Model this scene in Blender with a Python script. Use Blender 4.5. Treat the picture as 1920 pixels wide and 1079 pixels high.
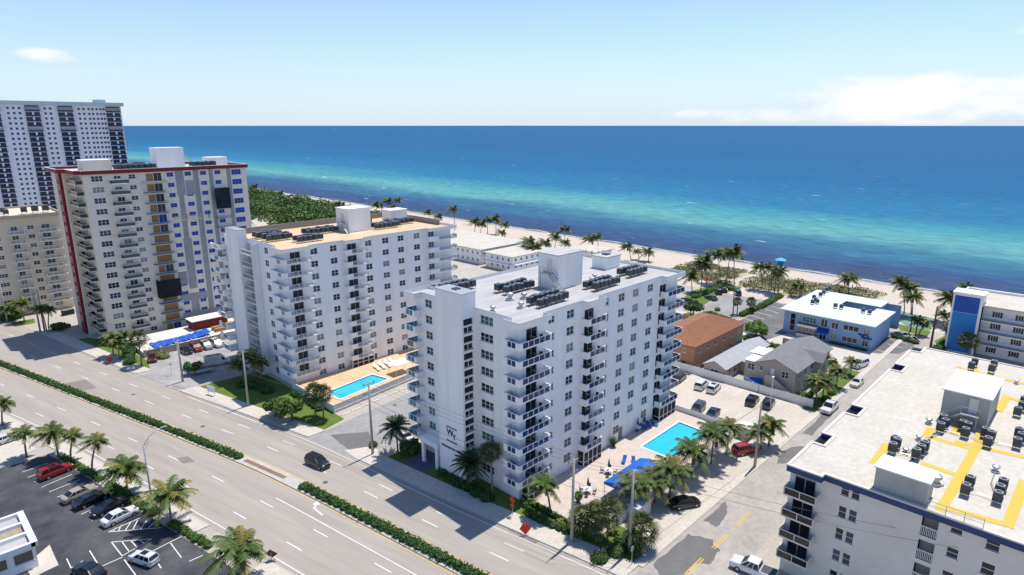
import bpy, math, random, numpy as np
from mathutils import Vector, Matrix
rad = math.radians
for o in list(bpy.data.objects): bpy.data.objects.remove(o)
S = bpy.context.scene
COL = S.collection
# ---------------------------------------------------------------- camera, sky, sun, exposure
CAM_H, FPX, PITCH, YAW = 54.0, 1190.0, math.atan(304/1190.0), rad(44.1)
cd = bpy.data.cameras.new('camera'); cam = bpy.data.objects.new('camera', cd); COL.objects.link(cam)
cam.location = (0, 0, CAM_H); cam.rotation_euler = (math.pi/2-PITCH, 0, YAW-math.pi/2)
cd.sensor_width = 36; cd.lens = 36*FPX/1920; cd.clip_start = 0.5; cd.clip_end = 200000
S.camera = cam
SUN_EL, SUN_AZ = rad(70), rad(3)          # azimuth measured from +X (the sea) towards +Y (up the coast)
W = bpy.data.worlds.new('World'); S.world = W; W.use_nodes = True
wn, wl = W.node_tree.nodes, W.node_tree.links
wn.clear()
w_out = wn.new('ShaderNodeOutputWorld'); w_bg = wn.new('ShaderNodeBackground'); w_bg.inputs[1].default_value = 0.125
sky = wn.new('ShaderNodeTexSky'); sky.sky_type = 'NISHITA'; sky.sun_disc = False
sky.sun_elevation = SUN_EL; sky.sun_rotation = math.pi/2-SUN_AZ
sky.altitude = 50; sky.air_density = 1.0; sky.dust_density = 0.0; sky.ozone_density = 1.0
# clouds: noise over the sky dome, thickest low above the horizon
tc = wn.new('ShaderNodeTexCoord'); sep = wn.new('ShaderNodeSeparateXYZ'); wl.new(tc.outputs['Generated'], sep.inputs[0])
def wmath(op, a, b=None, clamp=False):
    n = wn.new('ShaderNodeMath'); n.operation = op; n.use_clamp = clamp
    for i, v in enumerate((a, b)):
        if v is None: continue
        if isinstance(v, (int, float)): n.inputs[i].default_value = v
        else: wl.new(v, n.inputs[i])
    return n.outputs[0]
mp = wn.new('ShaderNodeMapping'); mp.inputs['Scale'].default_value = (6.0, 6.0, 18.0); mp.inputs['Location'].default_value = (0.35, 1.15, 0.2)
wl.new(tc.outputs['Generated'], mp.inputs[0])
nz = wn.new('ShaderNodeTexNoise'); nz.inputs['Scale'].default_value = 1.5; nz.inputs['Detail'].default_value = 9; nz.inputs['Roughness'].default_value = 0.58
wl.new(mp.outputs[0], nz.inputs[0])
def cloud_bank(az, el, waz, wel, gain):
    # soft-edged bank round one direction of the sky: azimuth az (from +X), elevation el, half sizes in radians
    d = Vector((math.cos(az), math.sin(az), 0)); t_ = Vector((-math.sin(az), math.cos(az), 0))
    def dotv(v):
        n = wn.new('ShaderNodeVectorMath'); n.operation = 'DOT_PRODUCT'; n.inputs[1].default_value = v; wl.new(tc.outputs['Generated'], n.inputs[0]); return n.outputs['Value']
    side = wmath('DIVIDE', dotv(t_), waz); up = wmath('DIVIDE', wmath('SUBTRACT', sep.outputs[2], math.sin(el)), wel); front = wmath('GREATER_THAN', dotv(d), 0.0)
    q = wmath('SUBTRACT', 1.0, wmath('ADD', wmath('MULTIPLY', side, side), wmath('MULTIPLY', up, up)), True)
    return wmath('MULTIPLY', wmath('MULTIPLY', q, gain), front)
YA = YAW
def px_dir(px, py):
    u = math.atan((px-960)/1228.0); return YA-u, math.atan((236-py)/1228.0*math.cos(u))
banks = None
for px, py, wa, we, gn in ((1700, 185, .20, .042, 1.0), (1500, 218, .22, .016, .75), (1250, 219, .20, .010, .55), (110, 113, .042, .011, .42), (1890, 68, .025, .010, .6), (1510, 4, .05, .010, .7), (2200, 170, .25, .05, 1.0), (-700, 150, .25, .04, .8), (3300, 120, .3, .05, .9)):
    c_ = cloud_bank(*px_dir(px, py), wa, we, gn); banks = c_ if banks is None else wmath('MAXIMUM', banks, c_)
cl = wmath('MULTIPLY', wmath('SUBTRACT', wmath('ADD', banks, wmath('MULTIPLY', wmath('SUBTRACT', nz.outputs[0], 0.5), 2.6)), 0.34), 1.8, True)
cl = wmath('MULTIPLY', cl, wmath('MULTIPLY', banks, 4.0, True), True)
tint = wn.new('ShaderNodeMixRGB'); tint.blend_type = 'MULTIPLY'; tint.inputs[0].default_value = 1.0; tint.inputs[2].default_value = (0.58, 0.66, 0.80, 1); wl.new(sky.outputs[0], tint.inputs[1])
mixc = wn.new('ShaderNodeMixRGB'); mixc.inputs[2].default_value = (4.9, 4.92, 5.0, 1)
hz_ = wn.new('ShaderNodeMixRGB'); hz_.inputs[2].default_value = (3.35, 3.95, 4.5, 1)      # pale sea air low over the horizon, all round
hf = wmath('POWER', wmath('SUBTRACT', 1.0, wmath('MULTIPLY', wmath('ABSOLUTE', sep.outputs[2]), 3.0), True), 2.2)
wl.new(wmath('MULTIPLY', hf, 1.0), hz_.inputs[0]); wl.new(tint.outputs[0], hz_.inputs[1])
wl.new(cl, mixc.inputs[0]); wl.new(hz_.outputs[0], mixc.inputs[1])
wl.new(mixc.outputs[0], w_bg.inputs[0]); wl.new(w_bg.outputs[0], w_out.inputs[0])
sd = bpy.data.lights.new('sun', 'SUN'); sd.energy = 3.1; sd.angle = rad(0.53); sd.color = (1, 0.945, 0.87)
sun = bpy.data.objects.new('sun', sd); COL.objects.link(sun)
sv = Vector((math.cos(SUN_EL)*math.cos(SUN_AZ), math.cos(SUN_EL)*math.sin(SUN_AZ), math.sin(SUN_EL)))
sun.rotation_euler = sv.to_track_quat('Z', 'Y').to_euler(); sun.location = (60, 60, 150)
vs = S.view_settings; vs.view_transform = 'Standard'; vs.look = 'None'; vs.gamma = 1.0; vs.exposure = 0.74; vs.use_curve_mapping = False
S.cycles.max_bounces = 6; S.cycles.diffuse_bounces = 3; S.cycles.glossy_bounces = 3; S.cycles.transparent_max_bounces = 8
S.cycles.use_denoising = True
R = random.Random(7); NR = np.random.RandomState(5)
# ---------------------------------------------------------------- a pixel of the photograph -> a point of the place
_f = np.array([math.cos(YAW), math.sin(YAW)]); _r = np.array([math.sin(YAW), -math.cos(YAW)])
def ray(px, py):
    u, v = (px-960)/FPX, (py-539.5)/FPX; c, s = math.cos(PITCH), math.sin(PITCH)
    h = _f*(c-v*s)+_r*u
    return h[0], h[1], -(s+v*c)
def at(px, py, z=0.0):
    d = ray(px, py); t = (z-CAM_H)/d[2]
    return Vector((d[0]*t, d[1]*t, z))
def proj(x, y, z):
    a, b, d = x*_f[0]+y*_f[1], x*_r[0]+y*_r[1], CAM_H-z; c, s = math.cos(PITCH), math.sin(PITCH)
    w = a*c+d*s
    return 960+FPX*b/w, 539.5+FPX*(-a*s+d*c)/w
def height_at(x, y, py):
    lo, hi = -5.0, 53.0
    for _ in range(40):
        m = (lo+hi)/2
        if proj(x, y, m)[1] > py: lo = m
        else: hi = m
    return lo
# ---------------------------------------------------------------- materials
MATS = {}
def M(name, col, rough=0.7, var=0.12, scale=0.6, bump=0.0, metal=0.0, spec=0.3, col2=None, alpha=1.0, fine=None, coat=0.0, stretch=None):
    if name in MATS: return MATS[name]
    m = bpy.data.materials.new(name); m.use_nodes = True; MATS[name] = m
    n, l = m.node_tree.nodes, m.node_tree.links
    b = n['Principled BSDF']
    b.inputs['Roughness'].default_value = rough; b.inputs['Metallic'].default_value = metal
    b.inputs['Specular IOR Level'].default_value = spec; b.inputs['Alpha'].default_value = alpha
    b.inputs['Coat Weight'].default_value = coat
    c2 = col2 or tuple(c*(1-var*2) for c in col)
    b.inputs['Base Color'].default_value = (*col, 1)
    if var or col2:
        g = n.new('ShaderNodeNewGeometry'); src = g.outputs['Position']
        if stretch:
            mm = n.new('ShaderNodeMapping'); mm.vector_type = 'TEXTURE'; mm.inputs['Scale'].default_value = tuple(1/q for q in stretch[:3]); mm.inputs['Rotation'].default_value = (0, 0, stretch[3] if len(stretch) > 3 else 0); l.new(src, mm.inputs[0]); src = mm.outputs[0]
        t = n.new('ShaderNodeTexNoise'); t.inputs['Scale'].default_value = scale; t.inputs['Detail'].default_value = 6; t.inputs['Roughness'].default_value = 0.65
        l.new(src, t.inputs['Vector'])
        mr = n.new('ShaderNodeMapRange'); mr.inputs[1].default_value = 0.32; mr.inputs[2].default_value = 0.68
        l.new(t.outputs[0], mr.inputs[0])
        mx = n.new('ShaderNodeMixRGB'); mx.inputs[1].default_value = (*col, 1); mx.inputs[2].default_value = (*c2, 1)
        l.new(mr.outputs[0], mx.inputs[0]); out = mx.outputs[0]
        if fine:
            t2 = n.new('ShaderNodeTexNoise'); t2.inputs['Scale'].default_value = fine; t2.inputs['Detail'].default_value = 3
            l.new(src, t2.inputs['Vector'])
            hs = n.new('ShaderNodeHueSaturation'); l.new(out, hs.inputs['Color'])
            m2 = n.new('ShaderNodeMapRange'); m2.inputs[1].default_value = 0.25; m2.inputs[2].default_value = 0.75; m2.inputs[3].default_value = 0.88; m2.inputs[4].default_value = 1.12
            l.new(t2.outputs[0], m2.inputs[0]); l.new(m2.outputs[0], hs.inputs['Value']); out = hs.outputs[0]
        l.new(out, b.inputs['Base Color'])
        if bump:
            bp = n.new('ShaderNodeBump'); bp.inputs['Strength'].default_value = bump; bp.inputs['Distance'].default_value = 0.05
            l.new(t.outputs[0], bp.inputs['Height']); l.new(bp.outputs[0], b.inputs['Normal'])
    return m
def foliage_mat(name, c1, c2, scale=0.9):
    m = M(name, c1, 0.55, 0.1, scale, spec=0.25, col2=c2, fine=3.0)
    b = m.node_tree.nodes['Principled BSDF']
    return m
white = M('white_stucco', (0.90, 0.895, 0.88), 0.85, 0.0, 0.5, 0.08, col2=(0.80, 0.785, 0.76), stretch=(1.4, 1.4, .1))
white2 = M('white_paint', (0.82, 0.82, 0.81), 0.6, 0.02, 1.0)
cream = M('cream_stucco', (0.72, 0.63, 0.50), 0.85, 0.04, 0.4)
pale = M('pale_stucco', (0.78, 0.70, 0.585), 0.85, 0.04, 0.4)
greystucco = M('bare_grey_render', (0.34, 0.35, 0.37), 0.9, 0.12, 0.5)
red_band = M('dark_red_paint', (0.20, 0.018, 0.022), 0.6, 0.08, 0.5)
glass = M('dark_window_glass', (0.012, 0.016, 0.026), 0.12, 0.0, spec=0.5)
glass_b = M('blue_grey_glass', (0.03, 0.05, 0.085), 0.12, 0.0, spec=0.5)
glass_g = M('green_grey_glass', (0.05, 0.13, 0.12), 0.2, 0.0, spec=0.5)
glass_c = M('curtained_glass', (0.26, 0.25, 0.23), 0.2, 0.1, 3.0, spec=0.5)
film = M('blue_protective_film', (0.012, 0.07, 0.42), 0.4, 0.2, 2.0)
navy_glass = M('navy_balcony_glass', (0.012, 0.04, 0.14), 0.12, 0.0, spec=0.5, alpha=0.82)
teal_glass = M('teal_balcony_glass', (0.02, 0.22, 0.32), 0.15, 0.0, spec=0.5, alpha=0.8)
alu = M('grey_aluminium', (0.42, 0.44, 0.46), 0.45, 0.05, 2.0, metal=0.3)
darkmetal = M('dark_grey_metal', (0.07, 0.08, 0.09), 0.5, 0.15, 3.0, metal=0.3)
steel = M('galvanised_steel', (0.5, 0.51, 0.52), 0.4, 0.1, 2.0, metal=0.6)
screen = M('dark_insect_screen', (0.02, 0.022, 0.025), 0.7, 0.0)
plywood = M('plywood_board', (0.40, 0.23, 0.10), 0.8, 0.12, 1.5)
membrane = M('white_roof_membrane', (0.50, 0.485, 0.475), 0.85, 0.0, 0.9, col2=(0.37, 0.36, 0.355), fine=1.6, stretch=(.12, 1, 1))
tanroof = M('tan_gravel_roof', (0.58, 0.40, 0.22), 0.95, 0.0, 0.25, col2=(0.62, 0.50, 0.36), fine=4.0)
whiteroof = M('bright_white_roof', (0.565, 0.53, 0.455), 0.75, 0.0, 0.22, col2=(0.495, 0.455, 0.38), fine=1.4)
yellow = M('yellow_roof_paint', (0.62, 0.43, 0.04), 0.75, 0.0, .8, col2=(.56, .42, .10))
navy = M('navy_paint', (0.035, 0.06, 0.16), 0.6, 0.06, 1.0)
offwhite = M('off_white_stucco', (0.72, 0.67, 0.60), 0.85, 0.05, 0.35)
greybulk = M('grey_stucco', (0.44, 0.43, 0.40), 0.85, 0.08, 0.4)
skyblue = M('light_blue_stucco', (0.27, 0.44, 0.63), 0.85, 0.05, 0.4)
blueroof = M('pale_blue_roof', (0.60, 0.66, 0.69), 0.7, 0.05, 0.3)
royal = M('royal_blue_canvas', (0.01, 0.09, 0.42), 0.6, 0.12, 0.8)
deepblue = M('deep_blue_tile', (0.01, 0.10, 0.42), 0.35, 0.1, 0.3)
midblue = M('mid_blue_tile', (0.02, 0.23, 0.58), 0.35, 0.1, 0.3)
terracotta = M('terracotta_tile', (0.33, 0.145, 0.08), 0.8, 0.0, 0.8, col2=(0.24, 0.105, 0.06), fine=3.0)
orange_st = M('orange_stucco', (0.40, 0.22, 0.125), 0.9, 0.06, 0.5)
shingle_g = M('grey_shingle', (0.22, 0.22, 0.225), 0.95, 0.1, 0.8, fine=5.0)
shingle_l = M('light_grey_shingle', (0.42, 0.43, 0.44), 0.95, 0.08, 0.8, fine=5.0)
taupe = M('taupe_stucco', (0.43, 0.385, 0.335), 0.9, 0.05, 0.5)
asphalt_l = M('worn_pale_asphalt', (0.385, 0.345, 0.30), 0.95, 0.0, 0.55, col2=(0.315, 0.282, 0.246), fine=2.2, stretch=(1, .06, 1, .2))
asphalt_c = M('cross_street_asphalt', (0.41, 0.375, 0.335), 0.95, 0.0, 0.22, col2=(0.32, 0.295, 0.265), fine=1.2)
asphalt_m = M('mid_grey_asphalt', (0.24, 0.235, 0.23), 0.95, 0.0, 0.16, col2=(0.34, 0.33, 0.32), fine=1.3)
asphalt_d = M('dark_sealed_asphalt', (0.030, 0.034, 0.042), 0.85, 0.0, 0.16, col2=(0.10, 0.10, 0.103), fine=0.8)
patch_d = M('dark_asphalt_patch', (0.17, 0.165, 0.16), 0.95, 0.1, 0.5)
concrete = M('pale_concrete', (0.55, 0.50, 0.43), 0.9, 0.0, 0.3, col2=(0.49, 0.45, 0.39), fine=2)
lotconc = M('beige_concrete', (0.53, 0.48, 0.41), 0.95, 0.0, 0.15, col2=(0.47, 0.42, 0.36), fine=2)
groundm = M('sandy_ground', (0.44, 0.40, 0.34), 0.95, 0.0, 0.15, col2=(0.38, 0.345, 0.295), fine=1.5)
sand = M('beach_sand', (0.70, 0.62, 0.52), 1.0, 0.0, 0.06, col2=(0.62, 0.55, 0.46), fine=0.6)
kerbm = M('kerb_concrete', (0.50, 0.48, 0.44), 0.9, 0.1, 1.0)
paint_w = M('white_road_paint', (0.74, 0.73, 0.70), 0.8, 0.08, 1.5)
paint_y = M('yellow_road_paint', (0.66, 0.42, 0.08), 0.8, 0.08, 1.5)
paint_b = M('handicap_blue', (0.05, 0.12, 0.35), 0.8, 0.08, 1.5)
grassm = M('lawn_grass', (0.075, 0.145, 0.02), 0.95, 0.0, 0.5, col2=(0.13, 0.17, 0.035), fine=4.0)
paver = M('pink_beige_pavers', (0.56, 0.48, 0.415), 0.9, 0.0, 0.9, col2=(0.47, 0.405, 0.355), fine=5.0)
tandeck = M('tan_pool_deck', (0.66, 0.45, 0.27), 0.9, 0.04, 0.4)
poolw = M('pool_water', (0.03, 0.50, 0.66), 0.08, 0.06, 0.3, spec=0.5)
pooltile = M('pool_tile', (0.05, 0.12, 0.22), 0.4, 0.1, 2.0)
trunkm = M('palm_trunk', (0.24, 0.20, 0.16), 0.95, 0.15, 2.0)
barkm = M('tree_bark', (0.14, 0.11, 0.085), 0.95, 0.15, 2.0)
frond_g = foliage_mat('palm_frond_green', (0.06, 0.11, 0.025), (0.11, 0.14, 0.035))
frond_y = foliage_mat('palm_frond_yellow', (0.16, 0.17, 0.035), (0.25, 0.19, 0.05))
fan_g = foliage_mat('fan_palm_green', (0.07, 0.10, 0.03), (0.13, 0.14, 0.05))
leaf_d = foliage_mat('dark_leaves', (0.035, 0.085, 0.018), (0.07, 0.13, 0.03))
leaf_m = foliage_mat('mid_green_leaves', (0.06, 0.125, 0.022), (0.11, 0.18, 0.035))
leaf_y = foliage_mat('yellow_green_leaves', (0.16, 0.20, 0.05), (0.30, 0.29, 0.10))
leaf_o = foliage_mat('olive_dune_leaves', (0.13, 0.145, 0.045), (0.22, 0.20, 0.09))
leaf_r = foliage_mat('orange_red_flowers', (0.45, 0.09, 0.02), (0.20, 0.12, 0.03))
polec = M('concrete_pole', (0.40, 0.38, 0.35), 0.9, 0.08, 1.0)
woodp = M('brown_wood_pole', (0.13, 0.07, 0.05), 0.9, 0.1, 1.0)
wirem = M('cable', (0.10, 0.10, 0.10), 0.6, 0.0)
tyre = M('tyre_rubber', (0.012, 0.012, 0.013), 0.85, 0.0)
rimm = M('alloy_rim', (0.45, 0.46, 0.47), 0.35, 0.0, metal=0.6)
carglass = M('car_glass', (0.012, 0.016, 0.02), 0.06, 0.0, spec=0.6)
lampw = M('headlight_lens', (0.7, 0.72, 0.74), 0.15, 0.0, spec=0.6)
lampr = M('tail_light_lens', (0.28, 0.01, 0.01), 0.2, 0.0)
plastic_w = M('white_plastic', (0.78, 0.78, 0.76), 0.5, 0.02, 2.0)
orangem = M('orange_sign_sheet', (0.62, 0.09, 0.02), 0.6, 0.06, 3.0)
redm = M('red_sign_fabric', (0.62, 0.035, 0.015), 0.6, 0.08, 3.0)
signg = M('green_sign', (0.01, 0.10, 0.06), 0.5, 0.0)
# ---------------------------------------------------------------- builders
def link(o, parent=None):
    COL.objects.link(o)
    if parent is not None: o.parent = parent
    return o
def tag(o, label=None, cat=None, group=None, kind=None):
    if label: o['label'] = label
    if cat: o['category'] = cat
    if group: o['group'] = group
    if kind: o['kind'] = kind
    return o
def empty(name, loc=(0, 0, 0), rz=0.0, label=None, cat=None, group=None):
    o = bpy.data.objects.new(name, None); o.empty_display_size = 0.3; link(o); o.location = loc; o.rotation_euler = (0, 0, rz)
    return tag(o, label, cat, group)
class MB:
    def __init__(s): s.v, s.f, s.m = [], [], []
    def quad(s, a, b, c, d, mi=0):
        n = len(s.v); s.v += [tuple(a), tuple(b), tuple(c), tuple(d)]; s.f.append((n, n+1, n+2, n+3)); s.m.append(mi); return s
    def poly(s, pts, mi=0):
        n = len(s.v); s.v += [tuple(p) for p in pts]; s.f.append(tuple(range(n, n+len(pts)))); s.m.append(mi); return s
    def box(s, x0, x1, y0, y1, z0, z1, mi=0, skip=''):
        n = len(s.v)
        s.v += [(x0, y0, z0), (x1, y0, z0), (x1, y1, z0), (x0, y1, z0), (x0, y0, z1), (x1, y0, z1), (x1, y1, z1), (x0, y1, z1)]
        for k, q in (('b', (3, 2, 1, 0)), ('t', (4, 5, 6, 7)), ('s', (0, 1, 5, 4)), ('e', (1, 2, 6, 5)), ('n', (2, 3, 7, 6)), ('w', (3, 0, 4, 7))):
            if k in skip: continue
            s.f.append(tuple(n+i for i in q)); s.m.append(mi)
        return s
    def prism(s, pts, z0, z1, mi=0, cap=True, capmi=None):
        n = len(s.v); k = len(pts)
        a = sum(pts[i][0]*pts[(i+1) % k][1]-pts[(i+1) % k][0]*pts[i][1] for i in range(k))
        if a < 0: pts = list(reversed(pts))
        s.v += [(p[0], p[1], z0) for p in pts]+[(p[0], p[1], z1) for p in pts]
        for i in range(k):
            j = (i+1) % k; s.f.append((n+i, n+j, n+k+j, n+k+i)); s.m.append(mi)
        if cap: s.f.append(tuple(range(n+k, n+2*k))); s.m.append(mi if capmi is None else capmi)
        return s
    def tube(s, pts, r, sides=6, mi=0, cap=True):
        pts = [Vector(p) for p in pts]; rr = r if isinstance(r, (list, tuple)) else [r]*len(pts)
        n0 = len(s.v)
        for i, p in enumerate(pts):
            d = (pts[min(i+1, len(pts)-1)]-pts[max(i-1, 0)]).normalized()
            a = d.orthogonal().normalized() if abs(d.z) < 0.95 else (Vector((1, 0, 0))-d*d.x).normalized()
            b = d.cross(a)
            for k in range(sides):
                t = 2*math.pi*k/sides; s.v.append(tuple(p+(a*math.cos(t)+b*math.sin(t))*rr[i]))
        for i in range(len(pts)-1):
            for k in range(sides):
                k2 = (k+1) % sides; s.f.append((n0+i*sides+k, n0+i*sides+k2, n0+(i+1)*sides+k2, n0+(i+1)*sides+k)); s.m.append(mi)
        if cap:
            s.f.append(tuple(n0+k for k in reversed(range(sides)))); s.m.append(mi)
            e = n0+(len(pts)-1)*sides; s.f.append(tuple(e+k for k in range(sides))); s.m.append(mi)
        return s
    def bar(s, p, q, w, h, mi=0):
        p, q = Vector(p), Vector(q); d = (q-p).normalized(); a = d.cross(Vector((0, 0, 1)))
        a = a.normalized() if a.length > 1e-4 else Vector((1, 0, 0)); b = a.cross(d).normalized()
        n = len(s.v)
        for e in (p, q):
            for sa, sb in ((-1, -1), (1, -1), (1, 1), (-1, 1)): s.v.append(tuple(e+a*sa*w/2+b*sb*h/2))
        for q4 in ((3, 2, 1, 0), (4, 5, 6, 7), (0, 1, 5, 4), (1, 2, 6, 5), (2, 3, 7, 6), (3, 0, 4, 7)):
            s.f.append(tuple(n+i for i in q4)); s.m.append(mi)
        return s
    def mesh(s, name, mats, smooth=False):
        me = bpy.data.meshes.new(name); me.from_pydata(s.v, [], s.f)
        for m in (mats if isinstance(mats, (list, tuple)) else [mats]): me.materials.append(m)
        if max(s.m, default=0) > 0: me.polygons.foreach_set('material_index', s.m)
        if smooth: me.polygons.foreach_set('use_smooth', [True]*len(me.polygons))
        me.update(); return me
    def build(s, name, mats, parent=None, smooth=False):
        return link(bpy.data.objects.new(name, s.mesh(name, mats, smooth)), parent)
def inst(name, me, parent=None, loc=(0, 0, 0), rz=0.0, scale=None):
    o = bpy.data.objects.new(name, me); link(o, parent); o.location = loc; o.rotation_euler = (0, 0, rz)
    if scale: o.scale = scale
    return o
def struct(o): o['kind'] = 'structure'; return o
def sheet(name, pts, z, mat, parent=None):
    a = sum(pts[i][0]*pts[(i+1) % len(pts)][1]-pts[(i+1) % len(pts)][0]*pts[i][1] for i in range(len(pts)))
    if a < 0: pts = list(reversed(pts))
    o = MB().poly([(p[0], p[1], z) for p in pts]).build(name, mat, parent)
    return struct(o) if parent is None else o
def slab(name, pts, z1, mat, z0=-0.2, parent=None):
    o = MB().prism(pts, z0, z1).build(name, mat, parent)
    return struct(o) if parent is None else o
def leaves(name, blobs, mat, n, size, parent=None, flat=0.35, seed=1, shell=0.45):
    """leaf faces spread through ellipsoids: blobs = (x, y, z, rx, ry, rz)"""
    r = np.random.RandomState(seed); B = np.array(blobs, float); vol = B[:, 3]*B[:, 4]+B[:, 4]*B[:, 5]+B[:, 3]*B[:, 5]
    pick = r.choice(len(B), n, p=vol/vol.sum()); d = r.normal(size=(n, 3)); d /= np.linalg.norm(d, axis=1)[:, None]
    rr = (shell+(1-shell)*r.rand(n))**0.6
    lump = 1+0.16*np.sin(d[:, 0]*5+pick)*np.cos(d[:, 1]*6+pick*2)+0.1*np.sin(d[:, 2]*9+pick)
    P = B[pick, :3]+d*B[pick, 3:]*(rr*lump)[:, None]
    nrm = d*0.7+r.normal(size=(n, 3))*0.6+np.array([0, 0, flat]); nrm /= np.linalg.norm(nrm, axis=1)[:, None]
    a = np.cross(nrm, r.normal(size=(n, 3))); a /= np.linalg.norm(a, axis=1)[:, None]; b = np.cross(nrm, a)
    s = (size*(0.6+0.8*r.rand(n)))[:, None]
    V = np.stack([P-a*s*0.5, P+b*s*0.36, P+a*s*0.5, P-b*s*0.36], 1).reshape(-1, 3)
    keep = V[:, 2].reshape(-1, 4).min(1) > 0.02
    V = V.reshape(-1, 4, 3)[keep].reshape(-1, 3); k = len(V)//4
    me = bpy.data.meshes.new(name); me.vertices.add(4*k); me.loops.add(4*k); me.polygons.add(k)
    me.vertices.foreach_set('co', V.ravel()); me.loops.foreach_set('vertex_index', np.arange(4*k))
    me.polygons.foreach_set('loop_start', np.arange(0, 4*k, 4)); me.polygons.foreach_set('loop_total', np.full(k, 4))
    me.update(); me.materials.append(mat)
    return link(bpy.data.objects.new(name, me), parent)
# ================================================================ THE SETTING: ground, sea, beach, roads
def custom(name, build, rough=0.9, spec=0.3):
    m = bpy.data.materials.new(name); m.use_nodes = True; MATS[name] = m
    n, l = m.node_tree.nodes, m.node_tree.links; b = n['Principled BSDF']
    b.inputs['Roughness'].default_value = rough; b.inputs['Specular IOR Level'].default_value = spec
    build(n, l, b); return m
def ramp(n, stops):
    r = n.new('ShaderNodeValToRGB'); e = r.color_ramp.elements
    while len(e) < len(stops): e.new(0.5)
    for el, (p, c) in zip(e, stops): el.position = p; el.color = (*c, 1)
    return r
def sea_nodes(n, l, b):
    g = n.new('ShaderNodeNewGeometry'); sp = n.new('ShaderNodeSeparateXYZ'); l.new(g.outputs['Position'], sp.inputs[0])
    def noise(scale, sx, sy, det=5):
        mpn = n.new('ShaderNodeMapping'); mpn.inputs['Scale'].default_value = (sx, sy, 1); l.new(g.outputs['Position'], mpn.inputs[0])
        t = n.new('ShaderNodeTexNoise'); t.inputs['Scale'].default_value = scale; t.inputs['Detail'].default_value = det; l.new(mpn.outputs[0], t.inputs['Vector']); return t.outputs[0]
    def mth(op, a, c, clamp=False):
        k = n.new('ShaderNodeMath'); k.operation = op; k.use_clamp = clamp
        for i, v in enumerate((a, c)):
            if isinstance(v, (int, float)): k.inputs[i].default_value = v
            else: l.new(v, k.inputs[i])
        return k.outputs[0]
    w = mth('MULTIPLY', mth('SUBTRACT', noise(0.012, 1, 0.35), 0.5), 110.0)
    w2 = mth('MULTIPLY', mth('SUBTRACT', noise(0.08, 1, 0.25), 0.5), 42.0)
    xx = mth('ADD', sp.outputs[0], mth('ADD', w, w2))
    t = mth('DIVIDE', mth('SUBTRACT', xx, 240.0), 1000.0, True)
    rp = ramp(n, [(0.0, (0.10, 0.13, 0.17)), (0.012, (0.04, 0.065, 0.12)), (0.045, (0.03, 0.07, 0.16)), (0.075, (0.035, 0.14, 0.21)), (0.115, (0.10, 0.29, 0.29)), (0.155, (0.055, 0.245, 0.275)), (0.225, (0.018, 0.145, 0.26)), (0.42, (0.009, 0.105, 0.225)), (1.0, (0.008, 0.088, 0.20))])
    l.new(t, rp.inputs[0])
    # ripple light and dark, and whitecaps
    rip = noise(0.35, 1, 0.3, 4); hs = n.new('ShaderNodeHueSaturation'); l.new(rp.outputs[0], hs.inputs['Color'])
    mr = n.new('ShaderNodeMapRange'); mr.inputs[1].default_value = 0.3; mr.inputs[2].default_value = 0.7; mr.inputs[3].default_value = 0.74; mr.inputs[4].default_value = 1.27
    l.new(rip, mr.inputs[0]); l.new(mr.outputs[0], hs.inputs['Value'])
    cap = mth('MULTIPLY', mth('SUBTRACT', noise(0.14, 1, 0.3, 9), 0.695), 16.0, True)
    mx = n.new('ShaderNodeMixRGB'); mx.inputs[2].default_value = (0.62, 0.66, 0.68, 1); l.new(cap, mx.inputs[0]); l.new(hs.outputs[0], mx.inputs[1])
    # foam where the water runs out on the sand
    fo = mth('MULTIPLY', mth('SUBTRACT', 1.0, mth('DIVIDE', mth('ABSOLUTE', mth('SUBTRACT', mth('ADD', sp.outputs[0], mth('MULTIPLY', mth('SUBTRACT', noise(0.05, 1, 1), 0.5), 9.0)), 250.8), 0.0), 1.3), True), 0.75, True)
    mx2 = n.new('ShaderNodeMixRGB'); mx2.inputs[2].default_value = (0.7, 0.7, 0.7, 1); l.new(fo, mx2.inputs[0]); l.new(mx.outputs[0], mx2.inputs[1])
    l.new(mx2.outputs[0], b.inputs['Base Color'])
    bp = n.new('ShaderNodeBump'); bp.inputs['Strength'].default_value = 0.55; bp.inputs['Distance'].default_value = 0.6
    l.new(noise(0.5, 1, 0.35, 6), bp.inputs['Height']); l.new(bp.outputs[0], b.inputs['Normal'])
sea_m = custom('sea_water', sea_nodes, 0.45, 0.02)
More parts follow.
